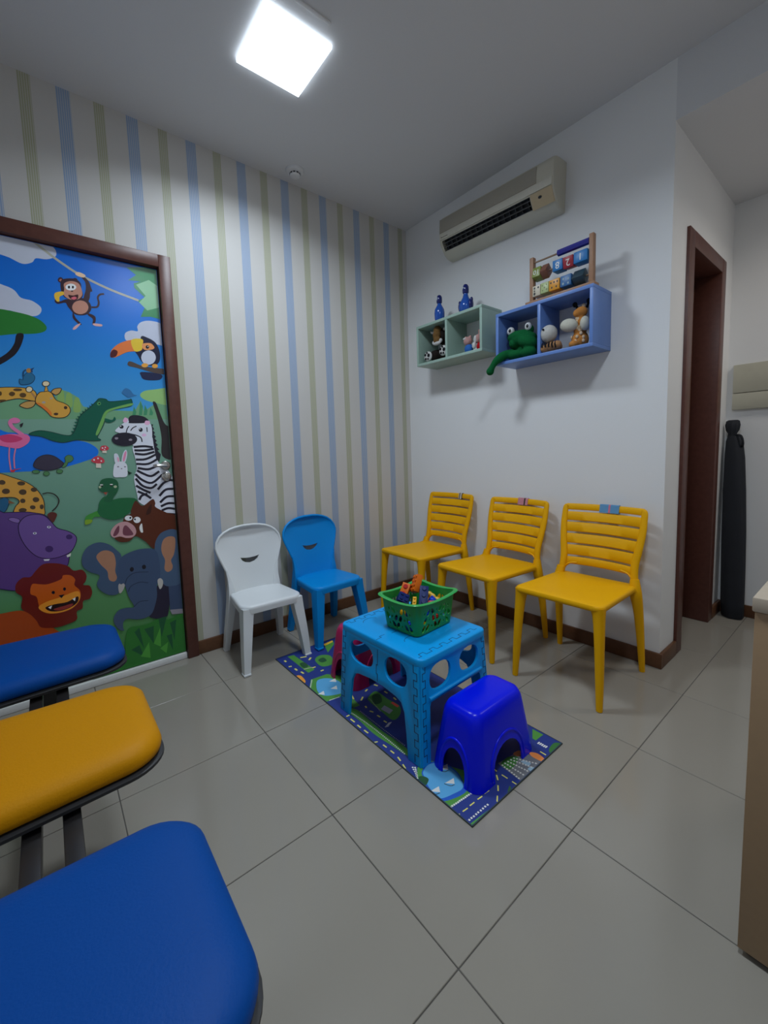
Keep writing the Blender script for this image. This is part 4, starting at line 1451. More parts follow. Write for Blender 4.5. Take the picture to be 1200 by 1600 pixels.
# ------------------------------------------------------------------ play mat
MX0, MX1, MY0, MY1 = 0.290, 0.815, 0.193, 1.524
ROAD = mat('mat_road_blue', shown(22, 40, 104, .62), 0.6, var=.08, scale=40)
pm = boxes('play_mat', [(MX0, MX1, MY0, MY1, 0.0006, 0.004)], ROAD)
tag(pm, 'blue play mat printed with roads, lakes and green parks under the small table', 'mat')
print_shapes(MAT_PRINT, (MX0 + .002, MX1 - .002, MY0 + .002, MY1 - .002), lambda a, b, l: (a, b, 0.00402 + l), .62, pm, 0.000006, 0.6)
boxes('border', [(MX0 - .002, MX0 + .001, MY0 - .002, MY1 + .002, .0005, .0045), (MX1 - .001, MX1 + .002, MY0 - .002, MY1 + .002, .0005, .0045), (MX0, MX1, MY0 - .002, MY0 + .001, .0005, .0045), (MX0, MX1, MY1 - .001, MY1 + .002, .0005, .0045)], mat('mat_edge', (0.03, 0.045, 0.05), .7), pm)

# ------------------------------------------------------------------ folding table
TBL = mat('light_blue_plastic', (0.003, 0.33, 0.78), 0.38, bump=.05, scale=250, var=.04, spec=.22)
TBD = mat('blue_seam', (0.003, 0.03, 0.10), 0.6)
TZ = 0.387
tb = thing('folding_table', 'light blue folding step table with round cut-outs, the toy basket on it', 'table', (0.530, 0.695, 0.004), radians(2.2))
HXt, HYt, HXb, HYb, ZT = .186, .222, .203, .238, TZ - .030
bm = bmesh.new()
loft(bm, [[(x, y, z - .004) for x, y in rr(.193 - i, .236 - i, .028 - i * .5, 6)] for i, z in ((.008, TZ - .030), (.001, TZ - .028), (0, TZ - .022), (0, TZ - .006), (.002, TZ - .002), (.007, TZ), (.05, TZ))])
frombm('table_top', bm, TBL, tb, ang=45)
def seam(bm, pts, w, f):
    for a, b in zip(pts, pts[1:]):
        a, b = Vector(a), Vector(b)
        t = (b - a).normalized()
        n_ = Vector((-t.y, t.x)) * w / 2
        e = t * w / 2
        quad = [a - e + n_, a - e - n_, b + e - n_, b + e + n_]
        lo = [f(q.x, q.y, 0) for q in quad]
        hi = [f(q.x, q.y, 1) for q in quad]
        loft(bm, [lo, hi])
topf = lambda x, y, k: (x, y, TZ - .0045 + k * .0009)
bm = bmesh.new()
for yy, sg in ((-.212, 1), (.212, -1)):
    for k in range(6):
        x0 = -.150 + k * .056
        seam(bm, [(x0 - .028, yy), (x0 - .014, yy), (x0 - .012, yy + sg * .017), (x0 + .010, yy + sg * .017), (x0 + .013, yy), (x0 + .028, yy)], .0022, topf)
    frombm('hinge_seam', bm, TBD, tb, sm=False)
    bm = bmesh.new()
seam(bm, [(-.19, .0), (-.165, .0), (-.165, .012), (-.14, .012)], .0018, topf)
frombm('hinge_seam', bm, TBD, tb, sm=False)
bm = bmesh.new()
seam(bm, [(-.11, .0), (-.085, .0), (-.085, .012)], .0018, topf)
frombm('hinge_seam', bm, TBD, tb, sm=False)
for cy_, sg in ((.15, 1), (-.10, 1)):
    for cx_ in (-.09, .10):
        bm = bmesh.new()
        seam(bm, [(cx_ + .038 * cos(a), cy_ + .03 * sin(a)) for a in [radians(20 + 14 * i) for i in range(11)]], .0018, topf)
        frombm('moulded_ring', bm, TBD, tb, sm=False)

def quadmap(A, B, Cc, D):
    """unit (s, t) -> quad A (s0,t0) B (s1,t0) C (s1,t1) D (s0,t1); n along outward normal"""
    A, B, Cc, D = map(Vector, (A, B, Cc, D))
    nrm = (B - A).cross(D - A).normalized()
    def f(s, t, n=0.0):
        return A * (1 - s) * (1 - t) + B * s * (1 - t) + Cc * s * t + D * (1 - s) * t + nrm * n
    return f
def oval(cs, ct, rs, rt, n=20, p=2.4):
    out = []
    for k in range(n):
        a = 2 * pi * k / n
        c_, s_ = cos(a), sin(a)
        out.append((cs + rs * math.copysign(abs(c_) ** (2 / p), c_), ct + rt * math.copysign(abs(s_) ** (2 / p), s_)))
    return out
def panel(name, f, outline, holes, W, H):
    o = plate(name, [(a * W, b * H) for a, b in outline], [[(a * W, b * H) for a, b in h] for h in holes], .012, TBL, tb, bev=.0015)
    return move(o, lambda c: f(c.x / W, c.y / H, c.z))
zt, zb = ZT - .004 + .002, 0.0005
cl = [(-HXb, -HYb, zb), (HXb, -HYb, zb), (HXb, HYb, zb), (-HXb, HYb, zb)]
cu_ = [(-HXt, -HYt, zt), (HXt, -HYt, zt), (HXt, HYt, zt), (-HXt, HYt, zt)]
# long sides (facing -x and +x): two halves hinged in the middle over an open arch
longo = [(0, 0), (.13, 0), (.145, .25), (.165, .46), (.20, .545), (.26, .575), (.42, .60), (.58, .60), (.74, .575), (.80, .545), (.835, .46), (.855, .25), (.87, 0), (1, 0), (1, 1), (0, 1)]
shorto = [(0, 0), (.105, 0), (.115, .56), (.13, .60), (.87, .60), (.885, .56), (.895, 0), (1, 0), (1, 1), (0, 1)]
fl = quadmap(cl[3], cl[0], cu_[0], cu_[3])
fr_ = quadmap(cl[1], cl[2], cu_[2], cu_[1])
fn = quadmap(cl[0], cl[1], cu_[1], cu_[0])
ff = quadmap(cl[2], cl[3], cu_[3], cu_[2])
hl = [oval(.29, .83, .165, .135), oval(.735, .83, .135, .14)]
hs = [oval(.27, .83, .155, .135), oval(.72, .835, .155, .13)]
for f in (fl, fr_):
    panel('side_panel', f, longo, hl, .47, .35)
for f in (fn, ff):
    panel('end_panel', f, shorto, hs, .40, .35)
for f in (fn, ff):
    bm = bmesh.new()
    sweep(bm, [f(.10, .645, .008), f(.5, .645, .008), f(.90, .645, .008)], [.007] * 3, n=10)
    frombm('cross_bar', bm, TBL, tb)
for f, s0, sg in ((fl, 1.0, -1), (fl, 0.0, 1), (fn, 0.0, 1), (fn, 1.0, -1)):
    bm = bmesh.new()
    pts = []
    for k in range(13):
        t0 = .03 + k * .075
        a = s0 + sg * (.018 if k % 2 else .055)
        pts += [(a, t0), (a, t0 + .075)]
    seam(bm, pts, .006, lambda s, t, k, f=f: f(s, t, .0055 + k * .0012))
    frombm('hinge_teeth', bm, TBD, tb, sm=False)
bm = bmesh.new()
seam(bm, [(.515, .62), (.515, .7), (.50, .7), (.50, .8), (.515, .8), (.515, .97)], .006, lambda s, t, k: fl(s, t, .0055 + k * .0012))
frombm('hinge_teeth', bm, TBD, tb, sm=False)
for c4 in cl:
    a = 0.022
    bm = bmesh.new()
    box(bm, min(c4[0], c4[0] - math.copysign(a, c4[0])), max(c4[0], c4[0] - math.copysign(a, c4[0])), min(c4[1], c4[1] - math.copysign(a, c4[1])), max(c4[1], c4[1] - math.copysign(a, c4[1])), .0004, .012, bev=.002)
    frombm('foot', bm, TBL, tb)

# ------------------------------------------------------------------ step stools
def step_stool(name, m, label, loc, rz, hx, hy, h):
    t = thing(name, label, 'stool', loc, rz)
    def levels(ins):
        L = []
        for z, k in ((0.0, 0), (.03, .1), (.10, .34), (.17, .60), (.205, .74)):
            L.append((z * h / .235, k))
        secs = []
        for z, k in L:
            ax, ay = hx - .038 * k * 1.0 - ins, hy - .036 * k - ins
            secs.append([(x, y, z) for x, y in rr(ax, ay, .042 - .25 * ins, 6)])
        for dz, di in ((.218, .004), (.228, .010), (.2335, .020), (.235, .034)):
            z = dz * h / .235
            ax, ay = hx - .038 * .78 - di - ins, hy - .036 * .78 - di - ins
            secs.append([(x, y, z - ins) for x, y in rr(ax, ay, max(.016, .042 - di * .6), 6)])
        return secs
    bm = bmesh.new()
    loft(bm, levels(0))
    o = frombm('body', bm, m, t, ang=50)
    bm = bmesh.new()
    s = levels(.005)
    s[0] = [(x, y, -.02) for x, y, z in s[0]]
    loft(bm, s)
    cs = [frombm('cutter', bm, m)]
    def arch(w, hh, n=12):
        return [(-w, -.03), (-w, hh * .25)] + [(-w * cos(pi * k / n), hh * .25 + hh * .75 * sin(pi * k / n)) for k in range(1, n)] + [(w, hh * .25), (w, -.03)]
    ax = arch(hx * .47, h * .44)
    ay = arch(hy * .45, h * .44)
    bm = bmesh.new()
    loft(bm, [[(a, -.4, b) for a, b in ax], [(a, .4, b) for a, b in ax]])
    cs.append(frombm('cutter', bm, m))
    bm = bmesh.new()
    loft(bm, [[(-.4, a, b) for a, b in ay], [(.4, a, b) for a, b in ay]])
    cs.append(frombm('cutter', bm, m))
    cut(o, cs, 40)
    # raised rim over each arch, following the sloping side
    for axis in (0, 1):
        for s_ in (-1, 1):
            bm = bmesh.new()
            P = arch((hx * .47 if axis else hy * .45) + .014, h * .44 + .03)[1:-1]
            path = []
            for a, b in P:
                k = b / (.235 * h / .235) * .85
                off = (hy - .036 * k) if axis else (hx - .038 * k)
                path.append((a, s_ * (off - .0005), b) if axis else (s_ * (off - .0005), a, b))
            path = [path[0][:2] + (.002,)] + path + [path[-1][:2] + (.002,)]
            sweep(bm, path, [.0055] * len(path), n=8, sm=2, up=(0, 1, 0) if axis else (1, 0, 0))
            frombm('arch_rim', bm, m, t, ang=60)
    return t
NAVY = mat('royal_blue_plastic', (0.0005, 0.008, 0.78), 0.25, bump=.03, scale=200, var=.03, spec=.22)
MAGN = mat('magenta_plastic', (0.42, 0.006, 0.085), 0.3, bump=.03, scale=200, var=.05)
step_stool('step_stool', NAVY, 'royal blue plastic step stool with arched sides on the play mat', (0.550, 0.347, 0.005), radians(1), .174, .106, .238)
step_stool('step_stool', MAGN, 'magenta plastic step stool behind the light blue table', (0.585, 1.09, 0.005), radians(1), .165, .115, .262)

# ------------------------------------------------------------------ reception desk corner
DESK = mat('tan_laminate', (0.34, 0.22, 0.12), 0.45, bump=.03, scale=60, var=.06)
DTOPM = mat('pale_laminate', (0.46, 0.38, 0.29), 0.4, var=.05)
dk = thing('reception_desk', 'tan laminate reception desk with a paler top', 'desk', (0.920, -0.9, 0))
boxes('front_panel', [(-.437, -.417, -.70, .529, .014, .765)], DESK, dk, bev=.001)
boxes('side_panel', [(-.416, .30, .509, .529, .014, .765)], DESK, dk, bev=.001)
boxes('desk_top', [(-.441, .33, -.70, .533, .766, .796)], DTOPM, dk, bev=.003)
boxes('plinth', [(-.425, .29, -.69, .515, .001, .0135)], BLKP, dk)

# ------------------------------------------------------------------ long black bag and pale wall panel in the passage
CLOTH = mat('black_cloth', (0.010, 0.012, 0.018), 0.8, bump=.3, scale=80, var=.2, vscale=9)
t = thing('carrying_bag', 'tall black fabric bag leaning upright in the corner of the passage', 'bag', (2.685, 0.055, 0))
bm = bmesh.new()
secs = []
for z, cx_, cy_, a, b in ((.0015, 0, 0, .040, .046), (.012, 0, 0, .046, .054), (.1, 0, .004, .047, .056), (.3, .002, .01, .049, .058), (.55, .006, .016, .05, .059), (.8, .012, .024, .047, .055), (1.0, .018, .03, .042, .048), (1.10, .021, .034, .037, .040), (1.135, .023, .038, .026, .028)):
    ring = []
    for k in range(28):
        an = 2 * pi * k / 28
        w = 1 + .05 * sin(5 * an + z * 3) + .03 * sin(9 * an + z * 7)
        ring.append((cx_ + a * cos(an) * w, cy_ + b * sin(an) * w, z))
    secs.append(ring)
loft(bm, secs)
frombm('sleeve', bm, CLOTH, t, ang=60)
bm = bmesh.new()
secs = []
for z, a, b in ((1.13, .020, .022), (1.15, .018, .02), (1.17, .028, .03), (1.20, .03, .034), (1.225, .024, .03), (1.232, .012, .02)):
    secs.append([(.024 + a * cos(2 * pi * k / 18) * (1 + .12 * sin(3 * k)), .045 + b * sin(2 * pi * k / 18) * (1 + .12 * sin(4 * k)), z) for k in range(18)])
loft(bm, secs)
frombm('tied_neck', bm, CLOTH, t, ang=60)
bm = bmesh.new()
sweep(bm, [(.02, .03, 1.14), (-.01, .0, 1.135), (-.012, -.012, 1.10), (.005, -.008, 1.07), (.02, .0, 1.09)], [.006] * 5, n=8)
frombm('strap', bm, CLOTH, t)
t = thing('wall_panel', 'cream two-board panel mounted on the far wall above the black bag', 'panel', (XFAR, -0.15, 1.43))
CREAM = mat('cream_board', (0.52, 0.50, 0.40), 0.5, var=.06, scale=20)
boxes('board', [(-.022, 0, -.27, .265, -.034, .135)], CREAM, t, bev=.002)
boxes('board', [(-.022, 0, -.27, .265, -.135, -.038)], CREAM, t, bev=.002)

# ------------------------------------------------------------------ socket plate
t = thing('wall_socket', 'small white socket plate low on the white wall behind the corner chair', 'socket', (XW, 1.63, .265))
boxes('plate', [(-.008, 0, -.036, .036, -.055, .055)], mat('socket_plastic', (.7, .7, .68), .4), t, bev=.002)
boxes('outlet', [(-.0095, -.0075, -.018, .018, -.03, .02)], mat('socket_face', (.55, .55, .53), .45), t, bev=.0005)


# ------------------------------------------------------------------ air conditioner
ac = thing('air_conditioner', 'old cream split air conditioner high on the white wall', 'air conditioner', (XW - .001, 1.035, 2.49))
ac.rotation_euler = (radians(2.0), 0, 0)
ACB = mat('aged_cream_plastic', (0.58, 0.55, 0.45), 0.45, var=.06, scale=6)
ACY = mat('yellowed_plastic', (0.56, 0.44, 0.27), 0.45, var=.10, scale=9)
ACG = mat('grille_taupe', (0.36, 0.33, 0.27), 0.6, bump=.6, scale=300, var=.1)
ACD = mat('vent_dark', (0.015, 0.018, 0.024), 0.6)
prof = catmull([(-d, 0, z) for d, z in ((0, .128), (.06, .128), (.105, .122), (.125, .103), (.131, .07), (.131, .02), (.127, -.03), (.112, -.06), (.085, -.095), (.055, -.118), (.03, -.126), (0, -.128))], False, 3)
bm = bmesh.new()
secs = []
for y, s in ((-.395, .955), (-.390, .985), (-.38, 1.0), (.38, 1.0), (.390, .985), (.395, .955)):
    secs.append([(p.x * s, y, p.z * s) for p in prof])
loft(bm, secs)
body = frombm('body', bm, ACB, ac, ang=40)
def slope(a, y, n):   # a along the slope downwards, n outwards
    return (-(.112 + a * -.48 + n * .878), y, -.058 + a * -.878 - n * .479)
bm = bmesh.new()
loft(bm, [[slope(a, y, n) for a, n in ((-.030, -.035), (.034, -.035), (.034, .05), (-.030, .05))] for y in (-.262, .372)])
cc = frombm('cutter', bm, ACB)
cc.parent = ac
cut(body, [cc], 40)
bm = bmesh.new()
loft(bm, [[slope(a, y, n) for a, n in ((-.0295, -.0345), (.0335, -.0345), (.0335, -.031), (-.0295, -.031))] for y in (-.2615, .3715)])
for a in (-.0295, .0305):
    loft(bm, [[slope(q, y, n) for q, n in ((a, -.034), (a + .003, -.034), (a + .003, -.001), (a, -.001))] for y in (-.2615, .3715)])
frombm('vent_lining', bm, ACD, ac)
for a in (-.016, .008):
    bm = bmesh.new()
    loft(bm, [[slope(a + q, y, n) for q, n in ((-.0015, -.012), (.0015, -.010), (.006, .001), (.003, .002))] for y in (-.26, .37)])
    frombm('louver', bm, mat('louver_grey', (.10, .10, .10), .5), ac)
for k in range(16):
    bm = bmesh.new()
    y = -.24 + k * .039
    loft(bm, [[slope(a, y + q, n) for a, n in ((-.026, -.028), (.030, -.028), (.026, -.013), (-.022, -.013))] for q in (0, .004)])
    frombm('vane', bm, mat('vane_dark', (.05, .055, .06), .5), ac)
boxes('front_grille', [(-.1345, -.128, -.30, .388, .018, .100)], ACG, ac, bev=.001)
boxes('trim_strip', [(-.1338, -.128, -.388, .388, -.024, .014)], mat('cream_strip', (.68, .65, .55), .4), ac, bev=.001)
bm = bmesh.new()
loft(bm, [[slope(a, y, n) for a, n in ((-.036, -.012), (.040, -.012), (.040, .0035), (-.036, .0035))] for y in (-.388, -.266)])
frombm('control_cover', bm, ACY, ac)
bm = bmesh.new()
lathe(bm, [(.010, 0), (.010, .002), (.004, .003)], 18)
o = frombm('sensor', bm, ACD, ac)
move(o, lambda c: Vector(slope(-.008 + c.y * .7, -.318 + c.x, .0034 + c.z)))
bm = bmesh.new()
for k in range(7):
    y = .372 - k * .0085
    h_ = .006 if k in (0,) else .0035 + .0012 * (k % 2)
    loft(bm, [[(-.1343, y - .003, -.014), (-.1343, y + .003, -.014), (-.1343, y + .003, -.014 + h_), (-.1343, y - .003, -.014 + h_)], [(-.1336, y - .003, -.014), (-.1336, y + .003, -.014), (-.1336, y + .003, -.014 + h_), (-.1336, y - .003, -.014 + h_)]])
frombm('name_mark', bm, mat('dark_mark', (.04, .04, .035), .5), ac, sm=False)

# ------------------------------------------------------------------ wall boxes
def wall_box(name, y0, y1, z0, z1, yd, m, label):
    t = thing(name, label, 'shelf', (XW - .001, (y0 + y1) / 2, z0))
    c = (y0 + y1) / 2
    T = .017
    H = z1 - z0
    a, b = y0 - c, y1 - c
    boxes('top_board', [(-.2, 0, a, b, H - T, H)], m, t, bev=.001)
    boxes('bottom_board', [(-.2, 0, a, b, 0, T)], m, t, bev=.001)
    for q0, q1 in ((a, a + T), (b - T, b)):
        boxes('side_board', [(-.2, 0, q0, q1, T + .0002, H - T - .0002)], m, t, bev=.001)
    boxes('divider', [(-.199, 0, yd - c - T / 2, yd - c + T / 2, T + .0002, H - T - .0002)], m, t, bev=.001)
    return t
GZ0, GZ1, BZ0, BZ1 = 1.688, 1.957, 1.580, 1.868
MINT = mat('mint_lacquer', (0.33, 0.46, 0.39), 0.4, var=.04)
PERI = mat('periwinkle_lacquer', (0.125, 0.24, 0.58), 0.4, var=.04)
wall_box('wall_shelf', 1.040, 1.592, GZ0, GZ1, 1.322, MINT, 'mint green two-compartment wall box shelf with small blue figurines on top')
wall_box('wall_shelf', 0.399, 0.943, BZ0, BZ1, 0.677, PERI, 'periwinkle blue two-compartment wall box shelf with the abacus on top')

# ------------------------------------------------------------------ blue figurines on the mint shelf
GLB = mat('blue_glaze', (0.015, 0.085, 0.40), 0.15, var=.1)
GLD = mat('dark_blue_glaze', (0.008, 0.016, 0.13), 0.15, var=.1)
PALE = mat('pale_glaze', (0.45, 0.5, 0.58), 0.25)
t = thing('figurine', 'slim blue bottle-shaped figurine with a dark cap on the mint shelf', 'figurine', (1.535, 1.425, GZ1))
bm = bmesh.new()
lathe(bm, [(.022, 0), (.029, .006), (.033, .03), (.034, .06), (.031, .082), (.022, .098), (.014, .112), (.013, .122)], 22)
frombm('body', bm, GLB, t, ang=60)
bm = bmesh.new()
lathe(bm, [(.013, .120), (.018, .126), (.019, .145), (.018, .16), (.012, .172), (.003, .176)], 22)
frombm('cap', bm, GLD, t, ang=60)
bm = bmesh.new()
ell(bm, (-.016, .004, .15), (.005, .006, .012))
frombm('face_mark', bm, PALE, t)
t = thing('figurine', 'broad-shouldered blue figurine with a dark cap on the mint shelf', 'figurine', (1.535, 1.203, GZ1))
bm = bmesh.new()
lathe(bm, [(.028, 0), (.036, .006), (.043, .03), (.040, .055), (.030, .075), (.020, .092), (.014, .112), (.014, .118)], 22)
frombm('body', bm, GLB, t, ang=60)
for s in (-1, 1):
    blob('wing', [((0, s * .040, .045), (.02, .014, .034)), ((0, s * .046, .072), (.012, .008, .014))], GLD, t, .003)
bm = bmesh.new()
lathe(bm, [(.014, .116), (.019, .122), (.020, .14), (.019, .158), (.012, .171), (.003, .175)], 22)
frombm('cap', bm, GLD, t, ang=60)
bm = bmesh.new()
ell(bm, (-.017, .006, .15), (.005, .007, .008))
frombm('face_mark', bm, PALE, t)

# ------------------------------------------------------------------ abacus on the blue shelf
ABW = mat('beech_wood', (0.36, 0.19, 0.105), 0.5, bump=.1, scale=60, var=.15)
ab = thing('abacus', 'wooden toy abacus frame with number blocks and a purple roller on the blue shelf', 'toy', (1.525, 0.583, BZ1))
ZR = BZ1
for y, h_ in ((-.156, .245), (.156, .245)):
    boxes('post', [(-.014, .014, y - .011, y + .011, .0185, h_)], ABW, ab, bev=.003)
boxes('base_rail', [(-.028, .028, -.178, .185, .0005, .018)], ABW, ab, bev=.003)
ROD = mat('dowel', (0.30, 0.2, 0.13), 0.5)
for z in (.218, .152, .062):
    bm = bmesh.new()
    sweep(bm, [(0, -.146, z), (0, .146, z)], [.0045, .0045], n=10, sm=1)
    frombm('rod', bm, ROD, ab)
bm = bmesh.new()
sweep(bm, [(0, -.144, .218), (0, -.143, .218), (0, .014, .218), (0, .015, .218)], [.012, .0165, .0165, .012], n=8, sm=1)
frombm('roller', bm, mat('purple_paint', (.03, .03, .26), .35), ab)
CR = {'blue': (.012, .17, .46), 'red': (.34, .02, .035), 'olive': (.22, .27, .05), 'brown': (.22, .09, .06), 'cream': (.62, .55, .42), 'lime': (.42, .50, .22), 'orange': (.72, .30, .02), 'navy': (.03, .13, .32), 'wood': (.36, .19, .105), 'slate': (.03, .06, .08)}
DIG = mat('white_numeral', (.78, .78, .76), .5)
DARKI = mat('dark_ink', (.03, .03, .03), .5)
REDI = mat('red_ink', (.5, .03, .03), .5)
def block(y, z, w, col, ang, txt=None, dots=None, name='number_block'):
    t = boxes(name, [(-.026, .026, -w / 2, w / 2, -.027, .027)], mat('block_' + col, CR[col], .4), ab, bev=.003)
    t.location = (0, y, z)
    t.rotation_euler = (0, radians(ang), 0)
    face = Matrix.Translation((-.0262, 0, 0)) @ Matrix.Rotation(radians(-90), 4, 'Z') @ Matrix.Rotation(radians(90), 4, 'X')
    if txt:
        letters('numeral', txt, .046 if len(txt) < 2 else .036, DIG, t, face @ Matrix.Rotation(pi, 4, 'Z'))
    if dots:
        bm = bmesh.new()
        for (a, b, r_) in dots[0]:
            loft(bm, [[(-.0265 + q, -a + r_ * cos(k * pi / 3) * .8, b + r_ * sin(k * pi / 3)) for k in range(6)] for q in (0, .0006)])
        frombm('picture', bm, dots[1], t, sm=False)
    return t
block(.121, .152, .046, 'olive', 14, '10')
block(.080, .152, .036, 'brown', 40)
block(.005, .152, .0525, 'blue', 0, '8')
block(-.049, .152, .0525, 'red', -10, '2')
block(-.110, .152, .066, 'blue', 2, '1')
block(.120, .062, .044, 'cream', 0, None, ([(-.01, .014, .006), (.011, .014, .006), (-.01, 0, .005), (-.01, -.014, .008)], DARKI), 'picture_block')
block(.074, .062, .044, 'lime', 4, None, ([(-.012, .012, .004), (.01, .013, .004), (0, 0, .005), (-.01, -.013, .004), (.012, -.012, .005)], mat('olive_ink', (.2, .22, .1), .5)), 'picture_block')
block(.022, .062, .056, 'orange', 0, None, ([(-.017, .012, .0055), (0, .012, .0055), (.017, .012, .0055), (-.012, -.012, .0055), (.012, -.012, .0055)], DARKI), 'picture_block')
block(-.038, .062, .056, 'navy', 3, None, ([(-.012, .01, .006), (.014, .004, .006), (-.012, -.014, .007), (.014, -.016, .006)], mat('pale_blue_ink', (.25, .35, .4), .5)), 'picture_block')
block(-.100, .062, .056, 'slate', 38, None, None, 'picture_block')

# ------------------------------------------------------------------ soft toys in the wall boxes
def R3(x, y, z):
    from mathutils import Euler
    return Euler((radians(x), radians(y), radians(z)))
def fur(name, rgb, var=.12, scale=80):
    return mat(name, rgb, .95, bump=.9, scale=scale, var=var, spec=.15)
FROG = fur('frog_plush', (0.004, 0.10, 0.028), .25)
EYEW = mat('toy_eye_white', (.72, .72, .70), .3)
EYEB = mat('toy_eye_black', (.008, .008, .01), .2)
zb_ = BZ0 + .0175
t = thing('plush_frog', 'green plush frog with bulging white eyes slumped in the blue shelf, arm hanging out', 'soft toy', (1.565, .815, zb_))
blob('body', [((.02, -.01, .05), (.06, .07, .05)), ((-.005, .0, .115), (.062, .078, .042)), ((-.01, .045, .10), (.05, .035, .035)), ((-.035, -.045, .088), (.05, .058, .036), R3(22, 0, 0)), ((-.01, .02, .135), (.055, .075, .034)),
              ((-.045, -.055, .03), (.04, .045, .028)), ((-.05, .02, .03), (.036, .055, .026)),
              *[((p.x, p.y, p.z), (r_, r_, r_)) for p, r_ in ((q, .021 + .004 * sin(k * .33)) for k, q in enumerate(catmull([(-.05, .05, .045), (-.085, .082, .030), (-.112, .108, .004), (-.121, .128, -.026), (-.123, .142, -.050)], False, 5)))]], FROG, t, .0045)
for y, z, s in ((.075, .175, 1), (-.035, .175, .85)):
    e = blob('eye_mound', [((.0, y, z - .012), (.026, .026 * s, .026))], FROG, t, .004)
    bm = bmesh.new()
    ell(bm, (-.016, y, z), (.020, .022 * s, .023))
    w = frombm('eye', bm, EYEW, e, ang=180)
    bm = bmesh.new()
    ell(bm, (-.0325, y - .004, z), (.006, .008 * s, .010))
    frombm('pupil', bm, EYEB, e, ang=180)

GIR = fur('giraffe_plush', (0.52, 0.21, 0.05), .3, 40)
GSP = fur('giraffe_cream', (0.62, 0.46, 0.30), .2)
CRM = fur('cream_plush', (0.56, 0.54, 0.45), .06)
BLKF = fur('black_plush', (.012, .012, .014), .2)
TIG = fur('tiger_plush', (0.36, 0.19, 0.09), .25, 50)
TGY = fur('grey_white_plush', (0.50, 0.49, 0.46), .06)
t = thing('plush_giraffe', 'spotted orange plush giraffe with black horns and pale feet in the blue shelf', 'soft toy', (1.572, .503, zb_))
blob('body', [((0, 0, .045), (.045, .04, .045)), ((-.005, -.002, .09), (.034, .03, .035)), ((-.008, -.006, .135), (.026, .024, .045)), ((-.012, -.01, .178), (.028, .03, .026)), ((-.03, .0, .172), (.02, .022, .02)), ((-.045, .012, .02), (.025, .022, .018))], GIR, t, .004)
spots = bmesh.new()
for k in range(26):
    a = random.uniform(-1.2, 1.2)
    z = random.uniform(.03, .16)
    rad = .042 if z < .08 else (.033 if z < .11 else .0265)
    ell(spots, (-rad * cos(a) - .004, rad * sin(a) * .95, z), (.004, .008, .009), 8, 6, R3(0, 0, -math.degrees(a)))
frombm('patch', spots, GSP, t, ang=180)
for y in (-.042, .028):
    bm = bmesh.new()
    sweep(bm, [(0, y * .6 - .006, .195), (0, y * .8 - .004, .212), (0, y, .222)], [.006, .006, .011], n=10, sm=3)
    ell(bm, (0, y, .226), (.012, .012, .012), 10, 8)
    frombm('horn', bm, BLKF, t, ang=180)
blob('muzzle', [((-.045, .036, .118), (.034, .045, .033), R3(12, 0, 0))], CRM, t, .004)
blob('foot', [((-.035, -.040, .112), (.03, .022, .035))], CRM, t, .004)
bm = bmesh.new()
ell(bm, (-.012, -.022, .205), (.010, .010, .012))
frombm('ear', bm, GSP, t, ang=180)
t = thing('plush_tiger', 'striped brown plush tiger with a round grey head in the blue shelf', 'soft toy', (1.530, .628, zb_))
blob('body', [((0, -.005, .028), (.045, .045, .03)), ((-.02, .03, .022), (.03, .03, .022)), ((-.03, -.04, .03), (.022, .025, .022))], TIG, t, .004)
blob('head', [((-.015, .012, .098), (.042, .043, .045))], TGY, t, .004)
bm = bmesh.new()
for k in range(5):
    y = -.045 + k * .018
    sweep(bm, [(-.052, y, .012 + .004 * k), (-.05, y + .004, .032), (-.036, y + .008, .052)], [.003, .0045, .003], n=6, sm=3)
frombm('stripe', bm, BLKF, t)
bm = bmesh.new()
ell(bm, (-.058, .02, .115), (.004, .006, .005))
frombm('nose', bm, BLKF, t)

zg = GZ0 + .0175
BRN = fur('brown_plush', (.16, .085, .028), .3)
DKB = fur('dark_brown_plush', (.018, .013, .011), .3)
WHF = fur('white_plush', (.55, .54, .52), .06)
t = thing('plush_cow', 'dark plush cow with brown face, white horns and spotted soles in mint shelf', 'soft toy', (1.585, 1.42, zg))
blob('body', [((.01, 0, .06), (.055, .06, .06)), ((-.03, .06, .045), (.05, .04, .04)), ((-.03, -.045, .05), (.05, .035, .04)), ((-.01, .018, .17), (.045, .055, .055))], DKB, t, .0045)
blob('face', [((-.045, .030, .205), (.028, .030, .030)), ((-.062, .022, .168), (.028, .028, .034)), ((-.070, .012, .132), (.025, .028, .024))], BRN, t, .004)
blob('muzzle', [((-.080, .004, .110), (.014, .032, .013)), ((-.076, .036, .120), (.012, .012, .015)), ((-.074, -.024, .124), (.012, .012, .015))], WHF, t, .0035)
for s, y0 in ((1, .06), (-1, -.02)):
    bm = bmesh.new()
    sweep(bm, [(-.035, y0, .205), (-.04, y0 + s * .025, .202), (-.044, y0 + s * .038, .216)], [.010, .008, .002], n=10, sm=4)
    frombm('horn', bm, WHF, t, ang=180)
for y, z in ((.085, .040), (-.055, .052)):
    f = blob('sole', [((-.084, y, z), (.012, .036, .034))], WHF, t, .0035)
    bm = bmesh.new()
    for a, b, r_ in ((.016, .010, .009), (-.014, .004, .012), (.012, -.016, .008), (-.008, -.018, .007), (.0, .022, .007)):
        ell(bm, (-.0955, y + a, z + b), (.003, r_, r_), 10, 8)
    frombm('sole_spot', bm, BLKF, f, ang=180)
PNK = fur('pink_plush', (.46, .26, .24), .1)
t = thing('plush_doll', 'small pink plush toy in a blue outfit in the mint shelf', 'soft toy', (1.545, 1.19, zg))
blob('body', [((0, 0, .03), (.026, .03, .032))], fur('blue_outfit', (.03, .13, .42), .1), t, .0035)
